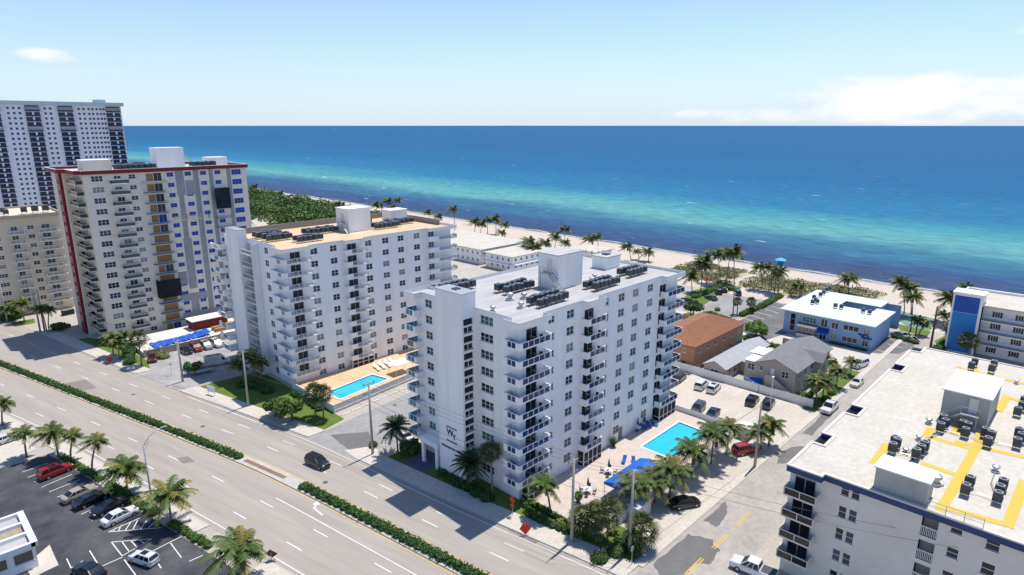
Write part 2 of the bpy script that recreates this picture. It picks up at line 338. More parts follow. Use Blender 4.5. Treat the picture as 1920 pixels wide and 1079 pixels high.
def sand_nodes(n, l, b):
    g = n.new('ShaderNodeNewGeometry'); sp = n.new('ShaderNodeSeparateXYZ'); l.new(g.outputs['Position'], sp.inputs[0])
    t = n.new('ShaderNodeTexNoise'); t.inputs['Scale'].default_value = 0.12; t.inputs['Detail'].default_value = 8; l.new(g.outputs['Position'], t.inputs['Vector'])
    a = n.new('ShaderNodeMath'); a.operation = 'MULTIPLY_ADD'; a.inputs[1].default_value = 7.0; l.new(t.outputs[0], a.inputs[0]); l.new(sp.outputs[0], a.inputs[2])
    mr = n.new('ShaderNodeMapRange'); mr.inputs[1].default_value = 200; mr.inputs[2].default_value = 260; l.new(a.outputs[0], mr.inputs[0])
    rp = ramp(n, [(0.0, (0.53, 0.46, 0.385)), (0.72, (0.53, 0.46, 0.385)), (0.845, (0.49, 0.42, 0.345)), (0.87, (0.33, 0.25, 0.19)), (0.90, (0.42, 0.34, 0.27)), (0.95, (0.36, 0.30, 0.25))])
    l.new(mr.outputs[0], rp.inputs[0])
    t2 = n.new('ShaderNodeTexNoise'); t2.inputs['Scale'].default_value = 0.9; t2.inputs['Detail'].default_value = 6; l.new(g.outputs['Position'], t2.inputs['Vector'])
    hs = n.new('ShaderNodeHueSaturation'); l.new(rp.outputs[0], hs.inputs['Color'])
    m2 = n.new('ShaderNodeMapRange'); m2.inputs[1].default_value = 0.3; m2.inputs[2].default_value = 0.7; m2.inputs[3].default_value = 0.9; m2.inputs[4].default_value = 1.08
    l.new(t2.outputs[0], m2.inputs[0]); l.new(m2.outputs[0], hs.inputs['Value']); l.new(hs.outputs[0], b.inputs['Base Color'])
sand_m = custom('beach_sand_wet_edge', sand_nodes, 1.0, 0.1)

struct(MB().quad((-3000, -1500, 0), (226, -1500, 0), (226, 7000, 0), (-3000, 7000, 0)).build('ground', groundm))
b = MB()
prof = [(196, 0.02), (226, 0.03), (240, -0.2), (250, -0.6), (262, -1.6), (330, -7)]
for (xa, za), (xb, zb) in zip(prof, prof[1:]):
    for ya, yb in ((-1500, 0), (0, 300), (300, 900), (900, 7000)): b.quad((xa, ya, za), (xb, ya, zb), (xb, yb, zb), (xa, yb, za))
struct(b.build('beach', sand_m))
struct(MB().quad((236, -60000, -0.58), (90000, -60000, -0.58), (90000, 90000, -0.58), (236, 90000, -0.58)).build('sea', sea_m))

def curve(pts):
    ys = [p[0] for p in pts]; xs = [p[1] for p in pts]
    yy = np.arange(ys[0], ys[-1]+1, 1.0); xx = np.interp(yy, ys, xs); k = np.ones(15)/15
    xs2 = np.convolve(np.pad(xx, 7, mode='reflect', reflect_type='odd'), k, 'valid')
    return lambda y: float(np.interp(y, yy, xs2))
EK = curve([(-60, 70), (20, 60.0), (44, 56.6), (54.5, 54.8), (68, 52.8), (82, 51.2), (97, 49.3), (112, 45.8), (126, 42.7), (140, 39.5), (160, 35.5), (190, 30.5), (236, 22.5), (300, 10), (500, -30)])
MD = curve([(-60, 61), (20, 49), (51, 44.95), (68, 42.5), (88, 39.5), (98, 37.5), (115, 33.4), (133, 29), (182, 16.8), (236, 4), (300, -12), (500, -60)])
WK = curve([(-60, 50), (20, 37), (50, 32.2), (71.5, 28.5), (80.8, 26.8), (90, 25.0), (103.5, 22.6), (115, 20.4), (129, 17.4), (140, 14.7), (151, 12), (182, 3.5), (236, -10), (300, -27), (500, -82)])
def band(name, fa, fb, y0, y1, z, mat, step=3.0, parent=None, z0=None):
    ys = np.arange(y0, y1, step).tolist()+[y1]; b = MB()
    for a, c in zip(ys, ys[1:]):
        if z0 is None: b.quad((fa(a), a, z), (fb(a), a, z), (fb(c), c, z), (fa(c), c, z))
        else:
            p = [(fa(a), a), (fb(a), a), (fb(c), c), (fa(c), c)]
            b.quad(*[(x, y, z) for x, y in p])
            b.quad((p[0][0], p[0][1], z0), (p[0][0], p[0][1], z), (p[3][0], p[3][1], z), (p[3][0], p[3][1], z0)); b.quad((p[1][0], p[1][1], z), (p[1][0], p[1][1], z0), (p[2][0], p[2][1], z0), (p[2][0], p[2][1], z))
    if z0 is not None:
        for y in (y0, y1): b.quad((fa(y), y, z0), (fb(y), y, z0), (fb(y), y, z), (fa(y), y, z))
    o = b.build(name, mat, parent)
    return struct(o) if parent is None else o
off = lambda f, d: (lambda y: f(y)+d)
road = band('road', WK, EK, -60, 480, 0.012, asphalt_l)
def dashes(fr, y0, y1, dash=3.0, gap=9.0, w=0.16, name='lane_line', mat=None, z=0.02):
    b = MB(); y = y0
    if dash > 100: dash, gap = 3.0, 0.0
    while y < y1-.01:
        e = min(y+dash, y1); xa, xb = fr(y), fr(e)
        b.quad((xa-w/2, y, z), (xa+w/2, y, z), (xb+w/2, e, z), (xb-w/2, e, z)); y += dash+gap
    return b.build(name, mat or paint_w, road)
mixf = lambda f, g, t: (lambda y: f(y)*(1-t)+g(y)*t)
ME, MW = off(MD, 1.5), off(MD, -1.5)
for t in (0.36, 0.66): dashes(mixf(ME, EK, t), 37, 420)
for t in (0.36, 0.68): dashes(mixf(MW, WK, t), 34, 420)
dashes(off(EK, -1.0), 37, 132, 1000, 0, 0.14, 'edge_line'); dashes(off(WK, 0.9), 30, 420, 1000, 0, 0.14, 'edge_line')
dashes(off(MD, -4.2), 52, 84, 1000, 0, 0.14, 'turn_lane_line')
for s in (1.35, -1.35): dashes(off(MD, s), 36, 420, 1000, 0, 0.14, 'yellow_edge_line', paint_y)
# turn arrow in the bay beside the hedge
ax, ay = MD(78)-2.5, 77.0
MB().quad((ax-.12, ay-2, .021), (ax+.12, ay-2, .021), (ax+.12, ay+.6, .021), (ax-.12, ay+.6, .021)).quad((ax-.12, ay+.4, .022), (ax+.1, ay+.3, .022), (ax+.75, ay+1.0, .022), (ax+.6, ay+1.2, .022)).poly([(ax+.3, ay+1.5, .023), (ax+1.05, ay+.6, .023), (ax+1.3, ay+1.75, .023)]).build('turn_arrow', paint_w, road)
med = band('median', off(MD, -1.1), off(MD, 1.1), 36, 420, 0.15, kerbm, z0=-0.1)
MB().quad((MD(88)-.4, 88, .16), (MD(88)+.4, 88, .16), (MD(98)+.4, 98, .16), (MD(98)-.4, 98, .16)).build('brick_paving', M('brown_brick_paving', (0.28, 0.17, 0.11), 0.9, 0.15, 2.0), med)
# pavements with a kerb step, broken at the side streets and drives
for y0, y1 in ((36.6, 84.5), (98, 136), (153, 207), (224, 420)):
    s_ = band('sidewalk', EK, off(EK, 3.3), y0, y1, 0.13, concrete, z0=-0.1)
    band('kerb', off(EK, -0.18), off(EK, 0.02), y0, y1, 0.135, kerbm, parent=s_, z0=-0.1)
for y0, y1 in ((-40, 71), (84, 128), (136, 420)):
    s_ = band('sidewalk', off(WK, -2.0), WK, y0, y1, 0.13, concrete, z0=-0.1)
    band('kerb', off(WK, -0.02), off(WK, 0.18), y0, y1, 0.135, kerbm, parent=s_, z0=-0.1)
slab('sidewalk', [(EK(27)+.2, 27), (71, 25.8), (71, 22), (EK(22)+.2, 22)], 0.13, concrete)
# the cross street running to the beach
sheet('side_street', [(EK(27)-0.5, 27), (EK(36)-0.5, 36), (190, 35.6), (190, 26.6)], 0.016, asphalt_c)
def jag(pts):
    out = []
    for i, p in enumerate(pts):
        q = pts[(i+1) % len(pts)]
        for k in range(6): t = k/6; out.append((p[0]+(q[0]-p[0])*t+R.uniform(-.25, .25), p[1]+(q[1]-p[1])*t+R.uniform(-.18, .18)))
    return out
xs_ = MB()
for p in (jag([(61, 33.6), (64, 31.4), (66, 31.9), (67.5, 30.2), (70.5, 30.6), (72, 32.4), (71, 35.2), (62.5, 35.5)]), jag([(75, 33.2), (79, 33.6), (82, 35.3), (75.5, 35.4)]), jag([(98, 34.2), (103, 30.4), (108, 30.8), (107, 33.6), (103, 35.3)]), jag([(112, 33.5), (124, 34), (124, 35.2), (112, 35.2)])):
    xs_.poly([(x, y, .021) for x, y in p])
struct(xs_.build('road_patch', patch_d))
ym = MB()
for x0 in (63.5, 70.5, 77.5):
    for d in (0, .35): ym.quad((x0, 31.2+d, .024), (x0+4.2, 31.2+d, .024), (x0+4.2, 31.36+d, .024), (x0, 31.36+d, .024))
struct(ym.build('centre_line', paint_y))
s_ = slab('sidewalk', [(EK(37)+3.2, 36.0), (EK(37)+3.2, 37.1), (122, 36.9), (122, 35.7)], 0.12, concrete)
slab('sidewalk', [(122, 35.4), (122, 36.6), (190, 36.9), (190, 35.7)], 0.12, concrete)
# parking bays along the pool wall, beside the sidewalk
sheet('parking_bay', [(62, 37.1), (62, 42.8), (122, 42.6), (122, 36.9)], 0.008, lotconc)
ln = MB()
for x in (80, 87.5, 95, 102.5, 110): ln.quad((x, 37.3, .014), (x+.13, 37.3, .014), (x+.13, 42.2, .014), (x, 42.2, .014))
struct(ln.build('bay_lines', paint_w))
# drives and lots
sheet('driveway', [(EK(85)-.3, 85), (58, 83.2), (104, 84.5), (104, 104.6), (EK(98)-.3, 97.6)], 0.018, asphalt_m)
sheet('apron_patch', [(EK(86)+.5, 86.3), (54.5, 85.5), (57.5, 92), (52, 96)], 0.024, patch_d)
sheet('apron', [(EK(84.6)-.2, 84.6), (EK(84.6)+3.5, 84.4), (55.5, 86.8), (EK(88)+.3, 89.2)], 0.031, concrete)
sheet('parking_lot', [(EK(137)-.3, 137), (62, 133), (78, 140), (78, 162.7), (41.5, 162.7), (EK(154)+3.3, 154), (EK(152)-.3, 152)], 0.018, M('pale_lot_asphalt', (0.40, 0.385, 0.37), 0.95, 0.0, 0.2, col2=(0.25, 0.24, 0.235), fine=1.2))
ln = MB()
for x in (48.8, 51.5, 54.0, 56.6, 59.3): ln.quad((x, 156.8, .024), (x+.12, 156.8, .024), (x+.12, 162, .024), (x, 162, .024))
struct(ln.build('bay_lines', paint_w))
sheet('parking_lot', [(104.4, 37.5), (104.4, 84.5), (124, 84.5), (124, 37.5)], 0.018, lotconc)
ln = MB()
for y in (43.5, 46.2, 48.9, 51.6, 54.3, 57, 59.7, 62.4): ln.quad((118.6, y, .024), (123.4, y, .024), (123.4, y+.12, .024), (118.6, y+.12, .024))
for y in (44, 46.7, 49.4, 52.1): ln.quad((107.2, y, .024), (112, y, .024), (112, y+.12, .024), (107.2, y+.12, .024))
struct(ln.build('bay_lines', paint_w))
# dark sealed lot across the avenue
lot = [(-45, 66), (-45, 124), (14.0, 124.3), (17.2, 104), (20.6, 88), (23.4, 76.5), (23.6, 70.5), (15, 64)]
lotx = lambda y: WK(y)-3.4+max(0, (70-y)*.3)
sheet('parking_lot', [(-45, 62), (-45, 124.4)]+[(lotx(y), y) for y in range(124, 61, -3)], 0.018, asphalt_d)
ln = MB()
def seg(b, p, q, w=.12, z=.026):
    p, q = Vector((p[0], p[1], z)), Vector((q[0], q[1], z)); n = Vector((-(q-p).y, (q-p).x, 0)).normalized()*w/2
    b.quad(p-n, p+n, q+n, q-n)
def pseg(b, a, c, w=.13): seg(b, at(*a), at(*c), w)
for a, c in (((41, 886), (90, 869)), ((52, 896), (104, 876)), ((64, 904), (108, 886)), ((78, 914), (135, 890)), ((92, 923), (150, 900)), ((107, 933), (166, 909)), ((122, 941), (180, 916)), ((137, 952), (194, 926)), ((152, 965), (212, 938)), ((172, 977), (242, 944)), ((203, 998), (262, 972)), ((203, 998), (302, 990)), ((213, 996), (217, 990)), ((222, 996), (228, 985)), ((235, 995), (245, 980)), ((249, 994), (258, 976)), ((263, 993), (275, 977)), ((277, 992), (289, 980)), ((209, 1017), (285, 1011)), ((209, 1017), (229, 1043)), ((229, 1043), (285, 1011)), ((228, 1015), (243, 1036)), ((245, 1014), (258, 1028)), ((262, 1013), (271, 1020)), ((168, 1033), (200, 1085)), ((125, 1048), (142, 1084)), ((284, 1037), (302, 1066)), ((282, 1036), (345, 1004)), ((192, 1062), (230, 1045)), ((233, 1050), (258, 1084)), ((320, 1019), (340, 1046)), ((355, 1053), (380, 1042))):
    pseg(ln, a, c)
struct(ln.build('bay_lines', paint_w))
sheet('apron', [at(46, 1062)[:2], at(93, 1022)[:2], at(110, 1060)[:2], at(60, 1084)[:2]], 0.026, concrete)
sheet('driveway', [at(0, 870)[:2], at(70, 842)[:2], at(20, 812)[:2], at(-40, 832)[:2]], 0.024, concrete)
# lots beside the blue motel and the beach
sheet('parking_lot', [at(*p)[:2] for p in ((1314, 581), (1345, 556), (1392, 543), (1460, 556), (1392, 597), (1345, 600))], 0.018, asphalt_m)
sheet('parking_lot', [at(*p)[:2] for p in ((1386, 602), (1466, 562), (1520, 552), (1530, 580), (1474, 626), (1430, 640), (1392, 622))], 0.02, M('charcoal_asphalt', (0.10, 0.10, 0.105), 0.9, 0.0, 0.2, col2=(0.19, 0.185, 0.18), fine=1.0))
ln = MB()
for i in range(7):
    a, c = (1394+13.5*i, 597-5.5*i), (1420+13.5*i, 605-5.7*i)
    pseg(ln, a, c, .2)
for a, c in (((1663, 645), (1693, 653)), ((1668, 637), (1702, 646)), ((1676, 628), (1712, 640)), ((1645, 657), (1660, 661))): pseg(ln, a, c, .2)
struct(ln.build('bay_lines', paint_w))
sheet('parking_lot', [at(*p)[:2] for p in ((1636, 662), (1668, 622), (1722, 636), (1712, 652), (1686, 664))], 0.02, MATS['charcoal_asphalt'])
sheet('lane', [(153, 36), (153, 92), (166.5, 92), (166.5, 36)], 0.012, concrete)
sheet('court', [at(*p)[:2] for p in ((1668, 592), (1690, 584), (1760, 600), (1742, 622), (1700, 612))], 0.05, M('green_court', (0.16, 0.26, 0.20), 0.9, 0.05, 0.5))
dune = sheet('dune', [(207, 52), (232, 52), (234, 88), (210, 93)], .05, M('dune_sand', (0.34, 0.31, 0.16), 1.0, 0, .35, col2=(.50, .45, .34), fine=1.5)); sheet('dune', [(206, 97), (232, 97), (229, 124), (212, 124)], .05, MATS['dune_sand'])
sheet('promenade', [(195, 60), (200, 60), (214, 130), (208, 400), (203, 400), (208, 130)], 0.045, M('pink_promenade', (0.60, 0.50, 0.44), 0.9, 0.05, 0.4))
sheet('alley', [(105.5, 86), (105.5, 240), (150, 240), (170, 190), (160, 150), (150, 92)], 0.010, M('pale_alley', (0.47, 0.43, 0.38), 0.95, 0.0, 0.1, col2=(0.38, 0.35, 0.31), fine=1.0))
# lawns
sheet('undergrowth', [(148, 258), (214, 258), (244, 570), (170, 570)], .06, M('dark_undergrowth', (.03, .06, .015), .95, .2, .3))
sheet('drive', [at(470, 415)[:2], at(505, 400)[:2], at(525, 418)[:2], at(490, 432)[:2]], .08, lotconc)
def lawn(pts, z=0.05): return sheet('lawn', pts, z, grassm)
lawn([(EK(40)+3.3, 37.3), (66, 38.5), (66, 44), (61.5, 57), (61.5, 82), (EK(82)+3.3, 82), (EK(70)+3.3, 70), (EK(56)+3.3, 56)], .06)
lawn([(EK(99)+3.3, 98.5), (57.2, 99.8), (57.2, 135), (EK(134)+3.3, 135.5), (EK(118)+3.3, 118)], .06)
lawn([(EK(154)+3.3, 153.5), (41.3, 160.5), (40, 181), (36, 190), (EK(190)+3.3, 190), (EK(172)+3.3, 172)], .06)
lawn([(122.5, 36.7), (122.5, 39.2), (151, 39.6), (151, 36.9)], .06)
lawn([at(*p)[:2] for p in ((1280, 560), (1300, 545), (1360, 530), (1390, 540), (1345, 555), (1310, 580))], .06)
lawn([at(*p)[:2] for p in ((1672, 604), (1700, 612), (1745, 622), (1738, 632), (1690, 620))], .06)
lawn([at(*p)[:2] for p in ((20, 606), (64, 598), (66, 606), (30, 613))], .06)
lawn([at(*p)[:2] for p in ((1752, 640), (1776, 628), (1790, 650), (1765, 660))], .06)

# manhole covers, trench patches and drain grates in the avenue
for px, py in ((640, 830), (820, 905), (505, 790), (250, 740), (740, 760), (610, 905), (380, 800)):
    p = at(px, py); tag(MB().tube([(0, 0, .014), (0, 0, .022)], .42, 14).build('manhole_cover', M('iron_cover', (.12, .115, .11), .8, .15, 4)), 'round iron manhole cover in the avenue paving', 'manhole cover', 'manhole covers in the road').location = (p.x, p.y, 0)
tp_ = MB()
for pts in ([(952, 994), (962, 988), (1012, 1015), (1003, 1020)], [(120, 720), (160, 712), (182, 728), (140, 736)], [(330, 860), (352, 856), (366, 866), (344, 870)], [(640, 960), (700, 985), (694, 990), (634, 965)]):
    g_ = [at(*q) for q in pts]; tp_.poly([(q.x, q.y, .0185) for q in g_])
struct(tp_.build('road_patch', M('grey_trench_patch', (.26, .24, .215), .95, .15, 1.5)))
# ================================================================ BUILDINGS: shared pieces
def facade(b, axis, const, u0, u1, z0, z1, holes, depth=0.16, mi=0):
    """a wall face towards -Y (axis 's', u = x) or -X (axis 'w', u = y) with real openings and their reveals"""
    us = sorted({u0, u1, *[h[0] for h in holes], *[h[1] for h in holes]}); zs = sorted({z0, z1, *[h[2] for h in holes], *[h[3] for h in holes]})
    us = [u for u in us if u0 <= u <= u1]; zs = [z for z in zs if z0 <= z <= z1]
    P = (lambda u, z, d=0: (u, const+d, z)) if axis == 's' else (lambda u, z, d=0: (const+d, u, z))
    def q(*p): b.quad(*(p if axis == 's' else p[::-1]), mi)
    inh = lambda u, z: any(h[0] < u < h[1] and h[2] < z < h[3] for h in holes)
    for za, zb in zip(zs, zs[1:]):
        run = None
        for ua, ub in zip(us, us[1:]):
            if inh((ua+ub)/2, (za+zb)/2):
                if run is not None: q(P(run, za), P(ua, za), P(ua, zb), P(run, zb)); run = None
            elif run is None: run = ua
        if run is not None: q(P(run, za), P(us[-1], za), P(us[-1], zb), P(run, zb))
    for h in holes:
        a, c, e, f = h[:4]; d = depth
        q(P(a, e), P(c, e), P(c, e, d), P(a, e, d)); q(P(a, f, d), P(c, f, d), P(c, f), P(a, f))
        q(P(a, e), P(a, e, d), P(a, f, d), P(a, f)); q(P(c, e, d), P(c, e), P(c, f), P(c, f, d))
WM = {}
def window(parent, axis, const, a, c, e, f, nx=2, nz=2, gl=None, fr=None, name='window', inset=0.12, bar=0.07, sill=True):
    """glass set back in its opening; the frame with its glazing bars is a sub-part"""
    gl = gl or glass; fr = fr or white2; w, h = round(c-a, 2), round(f-e, 2); k = (w, h, nx, nz, gl.name, fr.name, bar, sill)
    if k not in WM:
        g = MB().quad((0, 0, 0), (w, 0, 0), (w, 0, h), (0, 0, h)).mesh('pane', gl)
        b = MB(); t = bar
        for x0, x1 in ((0, t), (w-t, w)): b.box(x0, x1, -.05, -.004, 0, h)
        for z0, z1 in ((0, t), (h-t, h)): b.box(t, w-t, -.05, -.004, z0, z1)
        for i in range(1, nx): b.box(w*i/nx-t*.6, w*i/nx+t*.6, -.045, -.004, t, h-t)
        for i in range(1, nz): b.box(t, w-t, -.04, -.004, h*i/nz-t*.35, h*i/nz+t*.35)
        if sill: b.box(-.06, w+.06, -.2, -.05, -.08, 0)
        WM[k] = (g, b.mesh('frame', fr))
    g, fm = WM[k]
    loc = (a, const+inset, e) if axis == 's' else (const+inset, c, e)
    o = inst(name, g, parent, loc, 0 if axis == 's' else -math.pi/2)
    inst('frame', fm, o)
    return o
def pick_glass(r=R):
    t = r.random()
    return glass if t < .55 else glass_b if t < .76 else glass_c if t < .93 else glass_g
PM = {}
def panel(parent, p, q, z0, z1, mat, name='glass_panel'):
    L = round(math.hypot(q[0]-p[0], q[1]-p[1]), 2); k = (L, round(z1-z0, 2), mat.name)
    if k not in PM: PM[k] = MB().box(0, L, -.012, .012, 0, z1-z0).mesh(name, mat)
    return inst(name, PM[k], parent, (p[0], p[1], z0), math.atan2(q[1]-p[1], q[0]-p[0]))
def rail_run(b, parent, p, q, z, n, solid=(0, 0), h=1.0, mat=None, kind='glass', mi=0):
    """one straight side of a balcony parapet: solid ends, then n panels between posts under a top rail"""
    p, q = Vector((p[0], p[1], 0)), Vector((q[0], q[1], 0)); d = (q-p).normalized(); L = (q-p).length
    def seg3(s, e, z0, z1, w=.12): b.bar(p+d*s+Vector((0, 0, (z0+z1)/2)), p+d*e+Vector((0, 0, (z0+z1)/2)), w, z1-z0, mi)
    if solid[0]: seg3(0, solid[0], z, z+h, .14)
    if solid[1]: seg3(L-solid[1], L, z, z+h, .14)
    s, e = solid[0], L-solid[1]
    if n and e-s > .2:
        seg3(s, e, z+h-.08, z+h, .1); seg3(s, e, z+.02, z+.1, .08)
        st = (e-s)/n
        for i in range(n+1):
            if 0 < i < n or (i == 0 and not solid[0]) or (i == n and not solid[1]):
                c = p+d*(s+st*i); b.box(c.x-.045, c.x+.045, c.y-.045, c.y+.045, z, z+h, mi)
        for i in range(n):
            a, c = p+d*(s+st*i+.06), p+d*(s+st*(i+1)-.06)
            if kind == 'glass': panel(parent, a, c, z+.1, z+h-.08, mat)
            else:
                k = max(4, int((c-a).length/.14)); key = ('bal', round((c-a).length, 2), k, h, mat.name)
                if key not in PM:
                    bb = MB()
                    for j in range(k): x = (c-a).length*(j+.5)/k; bb.box(x-.022, x+.022, -.02, .02, 0, h-.18)
                    PM[key] = bb.mesh('railing', mat)
                inst('railing', PM[key], parent, (a.x, a.y, z+.1), math.atan2(d.y, d.x))
def balcony(parent, pts, wall, z, runs, mat_wall=None, mat_panel=None, kind='glass', slab_t=.14, h=1.0, name='balcony'):
    """pts = outer corners of the slab as a polyline (ends on the wall), wall = the inner corners closing it; runs = (panels, solid start, solid end) for each side"""
    b = MB(); b.prism(list(pts)+list(wall), z-slab_t, z); n0 = len(b.f)
    k = len(pts)+len(wall); b.f.append(tuple(reversed(range(0, k)))); b.m.append(0)
    o = bpy.data.objects.new(name, None)
    bal = bpy.data.objects.new(name, bpy.data.meshes.new(name)); link(bal, parent); bpy.data.objects.remove(o)
    for (p, q), (n, s0, s1) in zip(zip(pts, pts[1:]), runs): rail_run(b, bal, p, q, z, n, (s0, s1), h, mat_panel, kind)
    me = b.mesh(name, mat_wall or white); bal.data = me
    return bal
def roof_box(parent, x0, x1, y0, y1, z, mat, name='roof'): return MB().quad((x0, y0, z), (x1, y0, z), (x1, y1, z), (x0, y1, z)).build(name, mat, parent)
def parapet(b, pts, z0, z1, t=.2, mi=0, capmi=None, cap=.07):
    k = len(pts)
    a = sum(pts[i][0]*pts[(i+1) % k][1]-pts[(i+1) % k][0]*pts[i][1] for i in range(k)); sgn = 1 if a > 0 else -1
    def inset(i, d):
        p0, p1, p2 = Vector(pts[i-1]), Vector(pts[i]), Vector(pts[(i+1) % k])
        n1 = Vector((-(p1-p0).y, (p1-p0).x)).normalized()*sgn; n2 = Vector((-(p2-p1).y, (p2-p1).x)).normalized()*sgn
        m = (n1+n2); m /= max(.2, 1+n1.dot(n2)); return p1+m*d
    ins = [inset(i, t) for i in range(k)]; out = [inset(i, -.04) for i in range(k)]; ins2 = [inset(i, t+.03) for i in range(k)]
    cm = mi if capmi is None else capmi
    for i in range(k):
        j = (i+1) % k; A, B_, C, D = pts[i], pts[j], ins[j], ins[i]
        b.quad((*A, z0), (*B_, z0), (*B_, z1), (*A, z1), mi); b.quad((*C, z0), (*D, z0), (*D, z1), (*C, z1), mi)
        o1, o2, i1, i2 = out[i], out[j], ins2[i], ins2[j]
        b.quad((*o1, z1+cap), (*o2, z1+cap), (*i2, z1+cap), (*i1, z1+cap), cm); b.quad((*o1, z1), (*o2, z1), (*o2, z1+cap), (*o1, z1+cap), cm)
        b.quad((*i2, z1), (*i1, z1), (*i1, z1+cap), (*i2, z1+cap), cm); b.quad((*o2, z1), (*o1, z1), (*i1, z1), (*i2, z1), cm)
    return ins
# rooftop air-conditioner: cabinet with louvre ribs, fan ring on top, four-legged stand
def make_ac(sz=(.95, .95, .95), leg=.45):
    w, d, h = sz; b = MB().box(-w/2, w/2, -d/2, d/2, leg, leg+h)
    for i in range(6):
        z = leg+.12+i*(h-.2)/6
        b.box(-w/2-.02, w/2+.02, -d/2-.02, d/2+.02, z, z+.05)
    ring = MB(); n = 14
    for i in range(n):
        a, c = 2*math.pi*i/n, 2*math.pi*(i+1)/n; ro, ri = w*.46, w*.34; z0, z1 = leg+h, leg+h+.09
        for r0, r1, za, zb in ((ro, ro, z0, z1), (ro, ri, z1, z1), (ri, ri, z1, z0)):
            ring.quad((r0*math.cos(a), r0*math.sin(a), za), (r0*math.cos(c), r0*math.sin(c), za), (r1*math.cos(c), r1*math.sin(c), zb), (r1*math.cos(a), r1*math.sin(a), zb))
    fan = MB().poly([(w*.34*math.cos(2*math.pi*i/n), w*.34*math.sin(2*math.pi*i/n), leg+h+.01) for i in range(n)])
    for i in range(4): a = i*math.pi/2+.4; fan.bar((0, 0, leg+h+.05), (w*.32*math.cos(a), w*.32*math.sin(a), leg+h+.05), .14, .015)
    st = MB()
    for sx in (-1, 1):
        for sy in (-1, 1): st.box(sx*w*.42-.03, sx*w*.42+.03, sy*d*.42-.03, sy*d*.42+.03, 0, leg)
        st.box(sx*w*.42-.04, sx*w*.42+.04, -d/2, d/2, leg-.06, leg)
    st.box(-w*.45, w*.45, -.04, .04, leg-.07, leg-.01)
    return b.mesh('cabinet', M('ac_cabinet', (0.085, 0.10, 0.115), 0.5, 0.2, 1.0, metal=0.2)), ring.mesh('fan_ring', alu), fan.mesh('fan', darkmetal), st.mesh('stand', steel)
AC = make_ac(); AC2 = make_ac((1.05, 1.05, 1.25), .5)
def ac_unit(x, y, z, label, group, rz=0.0, s=1.0, kind=None):
    r = empty('air_conditioner', (x, y, z), rz, label, 'air conditioner', group); r.scale = (s, s, s)
    for nme, me in zip(('cabinet', 'fan_ring', 'fan', 'stand'), kind or AC): inst(nme, me, r)
    return r
def roof_vent(x, y, z, label, group, s=1.0):
    r = empty('roof_vent', (x, y, z), R.random(), label, 'roof vent', group); r.scale = (s, s, s)
    MB().box(-.5, .5, -.5, .5, 0, .25).build('curb', offwhite, r)
    MB().tube([(0, 0, .2), (0, 0, .7)], .32, 10).tube([(0, 0, .7), (0, 0, .78), (0, 0, 1.0), (0, 0, 1.15)], [.5, .52, .5, .12], 12).build('hood', steel, r)
    return r

# ================================================================ TOWER A: the white tower with the blue letters
FL = 2.66
A = empty('apartment_tower', (60.8, 57.5, 0), 0, 'white apartment tower with blue W T letters and navy glass balconies', 'apartment tower')
A.location = (0, 0, 0)
holesS, winS = [], []
for k in range(10):
    zt = 3.17+FL*k
    for a, c in ((71.2, 72.95), (84.6, 86.35), (88.75, 90.5), (93.3, 95.1)):
        if a == 88.75 and k == 0: continue
        winS.append((a, c, zt-1.32, zt, 2, 2))
    winS.append((66.95, 68.35, zt-1.1, zt-.05, 2, 2))
    winS.append((81.0, 81.9, zt-1.25, zt, 1, 2)) if k else None
doorsS = [(62.2, 64.5), (75.5, 77.8), (97.3, 99.5)]
for k in range(10):
    for a, c in doorsS: holesS.append((a, c, .2+FL*k, 2.35+FL*k))
holesS += [w[:4] for w in winS]+[(86.2, 87.6, 0.05, 2.5)]
winW, stairS = [], []
for k in range(10):
    zt = 3.2+FL*k
    winW.append((62.75, 65.45, zt-1.32, zt, 3, 2)); winW.append((76.7, 78.4, zt-1.4, zt-.1, 2, 2))
b = MB()
facade(b, 's', 57.5, 60.8, 103.4, 0, 27.15, holesS); facade(b, 'w', 60.8, 57.5, 80.7, 0, 27.15, [w[:4] for w in winW])
b.quad((103.4, 57.5, 0), (103.4, 80.7, 0), (103.4, 80.7, 27.15), (103.4, 57.5, 27.15)); b.quad((103.4, 80.7, 0), (60.8, 80.7, 0), (60.8, 80.7, 27.15), (103.4, 80.7, 27.15))
b.build('wall', white, A)
for i, w in enumerate(winS): window(A, 's', 57.5, *w, gl=glass_g if i in (3, 8) else pick_glass())
for i, w in enumerate(winW): window(A, 'w', 60.8, *w, gl=glass_g if i in (1, 3, 18) else pick_glass())
for k in range(10):
    for a, c in doorsS: window(A, 's', 57.5, a, c, .2+FL*k, 2.35+FL*k, 2, 1, gl=glass, name='sliding_door', fr=alu, sill=False)
window(A, 's', 57.5, 86.2, 87.6, .05, 2.5, 1, 1, gl=M('service_door_paint', (0.25, 0.24, 0.22), 0.7, 0.05, 1.0), name='service_door', sill=False)
# roof: deck, fascia with the three bays standing out over the balconies
rim = [(60.8, 57.5), (60.8, 59.3), (59.45, 59.3), (59.45, 56.2), (66.2, 56.2), (66.2, 57.5), (74.75, 57.5), (74.75, 56.2), (79.5, 56.2), (79.5, 57.5), (97.7, 57.5), (97.7, 56.3), (104.1, 56.3), (104.1, 80.7), (64.5, 80.7), (64.5, 82), (59.3, 82), (59.3, 79.2), (60.8, 79.2)]
rim = rim[1:]+[] ; rim = [(60.8, 59.3)]+rim[1:]
rb = MB(); rb.poly([(x, y, 27.5) for x, y in rim]); rb.build('roof', membrane, A)
pb = MB(); parapet(pb, rim, 27.15, 27.9, .2, 0, 1); pb.poly([(x, y, 27.16) for x, y in reversed(rim)])
pb.build('parapet', [white, alu], A)
